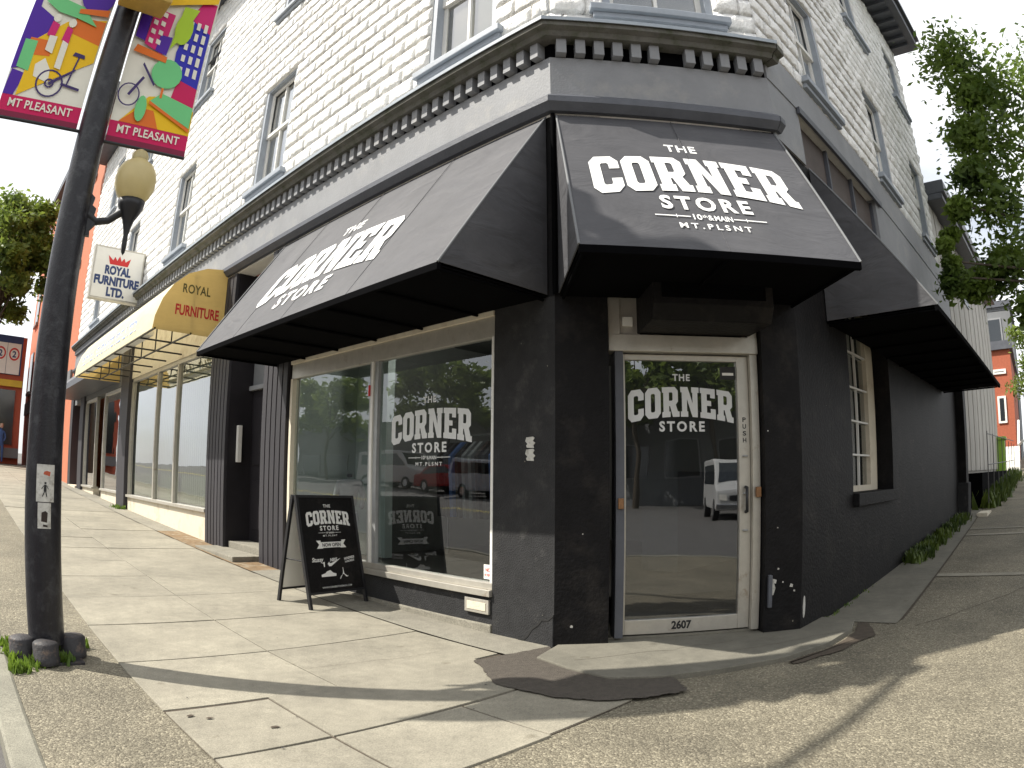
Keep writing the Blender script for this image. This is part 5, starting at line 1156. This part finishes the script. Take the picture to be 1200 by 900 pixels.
def vehicle(kind, label, x, y, rz, mat, z):
    t = thing('parked_' + kind, label, kind if kind != 'suv' else 'car', (x, y, z))
    L, Wd, H = dict(van=(5.4, 2.0, 2.1), car=(4.4, 1.75, 1.42), suv=(4.7, 1.9, 1.8))[kind]
    ca, sa = math.cos(rz), math.sin(rz)
    def T(a, b, c): return (x + a * ca - b * sa, y + a * sa + b * ca, z + c)
    if kind == 'van': pr = [(-L / 2, .35), (L / 2 - .05, .35), (L / 2, .55), (L / 2 - .05, .98), (L / 2 - .9, 1.15), (L / 2 - 1.6, H - .08), (L / 2 - 1.9, H), (-L / 2 + .1, H), (-L / 2, H - .2)]; wn = [(L / 2 - 1.05, 1.2), (L / 2 - 1.62, H - .22), (-L / 2 + .4, H - .22), (-L / 2 + .4, 1.25)]
    elif kind == 'suv': pr = [(-L / 2, .35), (L / 2 - .05, .35), (L / 2, .6), (L / 2 - .1, .98), (L / 2 - 1.2, 1.1), (L / 2 - 1.9, H - .05), (-L / 2 + .4, H), (-L / 2, 1.1)]; wn = [(L / 2 - 1.35, 1.13), (L / 2 - 1.95, H - .18), (-L / 2 + .5, H - .16), (-L / 2 + .2, 1.15)]
    else: pr = [(-L / 2, .3), (L / 2 - .05, .3), (L / 2, .5), (L / 2 - .1, .78), (L / 2 - 1.1, .9), (L / 2 - 1.8, H - .05), (-L / 2 + 1.3, H), (-L / 2 + .5, .98), (-L / 2, .9)]; wn = [(L / 2 - 1.2, .93), (L / 2 - 1.85, H - .14), (-L / 2 + 1.35, H - .13), (-L / 2 + .7, .98)]
    MB().prism(pr, lambda a, c: T(a, -Wd / 2, c), lambda a, c: T(a, Wd / 2, c)).build('body', MA[mat], t, .09)
    MB().prism(wn, lambda a, c: T(a, -Wd / 2 - .006, c), lambda a, c: T(a, Wd / 2 + .006, c)).build('side_glass', MA['carglass'], t)
    f = pr[4]; g_ = pr[5]; MB().add([T(f[0] + .0 - .06, -Wd / 2 + .15, f[1] + .1), T(f[0] - .06, Wd / 2 - .15, f[1] + .1), T(g_[0] + .06, Wd / 2 - .2, g_[1] - .06), T(g_[0] + .06, -Wd / 2 + .2, g_[1] - .06)], [(0, 1, 2, 3)]).build('windscreen', MA['carglass'], t)
    for a in (L / 2 - .9, -L / 2 + .95):
        for b in (-1, 1):
            w_ = MB().tube([T(a, b * (Wd / 2 - .2), .34), T(a, b * (Wd / 2 + .02), .34)], .34, 18).build('wheel', MA['tyre'], t); MB().tube([T(a, b * (Wd / 2 + .015), .34), T(a, b * (Wd / 2 + .03), .34)], .19, 12).build('hub', MA['chrome'], w_)
    for b in (-1, 1): MB().fboxT = None
    for b in (-.72, .72): MB().box8([T(L / 2 - .03, b - .14, .66), T(L / 2 + .02, b - .14, .66), T(L / 2 + .02, b + .14, .66), T(L / 2 - .03, b + .14, .66), T(L / 2 - .05, b - .14, .84), T(L / 2, b - .14, .84), T(L / 2, b + .14, .84), T(L / 2 - .05, b + .14, .84)]).build('headlight', MA['lamp_on'], t)
    MB().box8([T(L / 2 - .03, -.5, .66), T(L / 2 + .015, -.5, .66), T(L / 2 + .015, .5, .66), T(L / 2 - .03, .5, .66), T(L / 2 - .05, -.5, .82), T(L / 2 - .005, -.5, .82), T(L / 2 - .005, .5, .82), T(L / 2 - .05, .5, .82)]).build('grille', MA['iron'], t)
    MB().box8([T(L / 2 - .05, -Wd / 2, .38), T(L / 2 + .06, -Wd / 2, .38), T(L / 2 + .06, Wd / 2, .38), T(L / 2 - .05, Wd / 2, .38), T(L / 2 - .05, -Wd / 2, .55), T(L / 2 + .05, -Wd / 2, .55), T(L / 2 + .05, Wd / 2, .55), T(L / 2 - .05, Wd / 2, .55)]).build('bumper', MA['chrome'], t, .02)
vehicle('van', 'white van parked across the main street', -15.8, 30.5, -PI / 2, 'carwhite', gh_road(-16, 30) - .12)
vehicle('car', 'red saloon car parked behind the white van across the street', -15.5, 25.6, -PI / 2, 'carred', gh_road(-16, 25.6) - .12)
vehicle('suv', 'pale blue grey four wheel drive car parked across the main street', -13.5, 20.4, -PI / 2, 'carblue', gh_road(-14, 20) - .12)
vehicle('van', 'white van waiting at the crossing, mirrored in the door glass', -3.1, -16.25, math.radians(60), 'carwhite', -.13)
hl = MB(); n = 60; vs = []; fs = []
for k in range(n + 1):
    a = PI * .8 + PI * 1.0 * k / n; r_ = 900; h_ = 40 + 45 * abs(math.sin(k * .37)) + 25 * math.sin(k * .9 + 1) + 18 * math.sin(k * 2.1)
    for rr, z in ((r_, -5), (r_ + 80, h_), (r_ + 300, -5)): vs.append((rr * math.cos(a), rr * math.sin(a), z))
for k in range(n):
    for j in range(2): fs.append((k * 3 + j, k * 3 + j + 1, k * 3 + j + 4, k * 3 + j + 3))
hl.add(vs, fs, True); tag(hl.build('hills', MA['hill']), 'blue grey hills on the horizon', kind='structure')
# lane lines on the road
for i, (a, b) in enumerate(((-7.6, -7.5), (-7.3, -7.2))):
    m = MB(); v, f = surf([a, b], [5, 8, 14, 22, 32, 45, 60], -.124, gh_road); m.add(v, f); m.build('lane_line', pmat('road_paint', (.6, .5, .1), .7), bpy.data.objects['ground'])
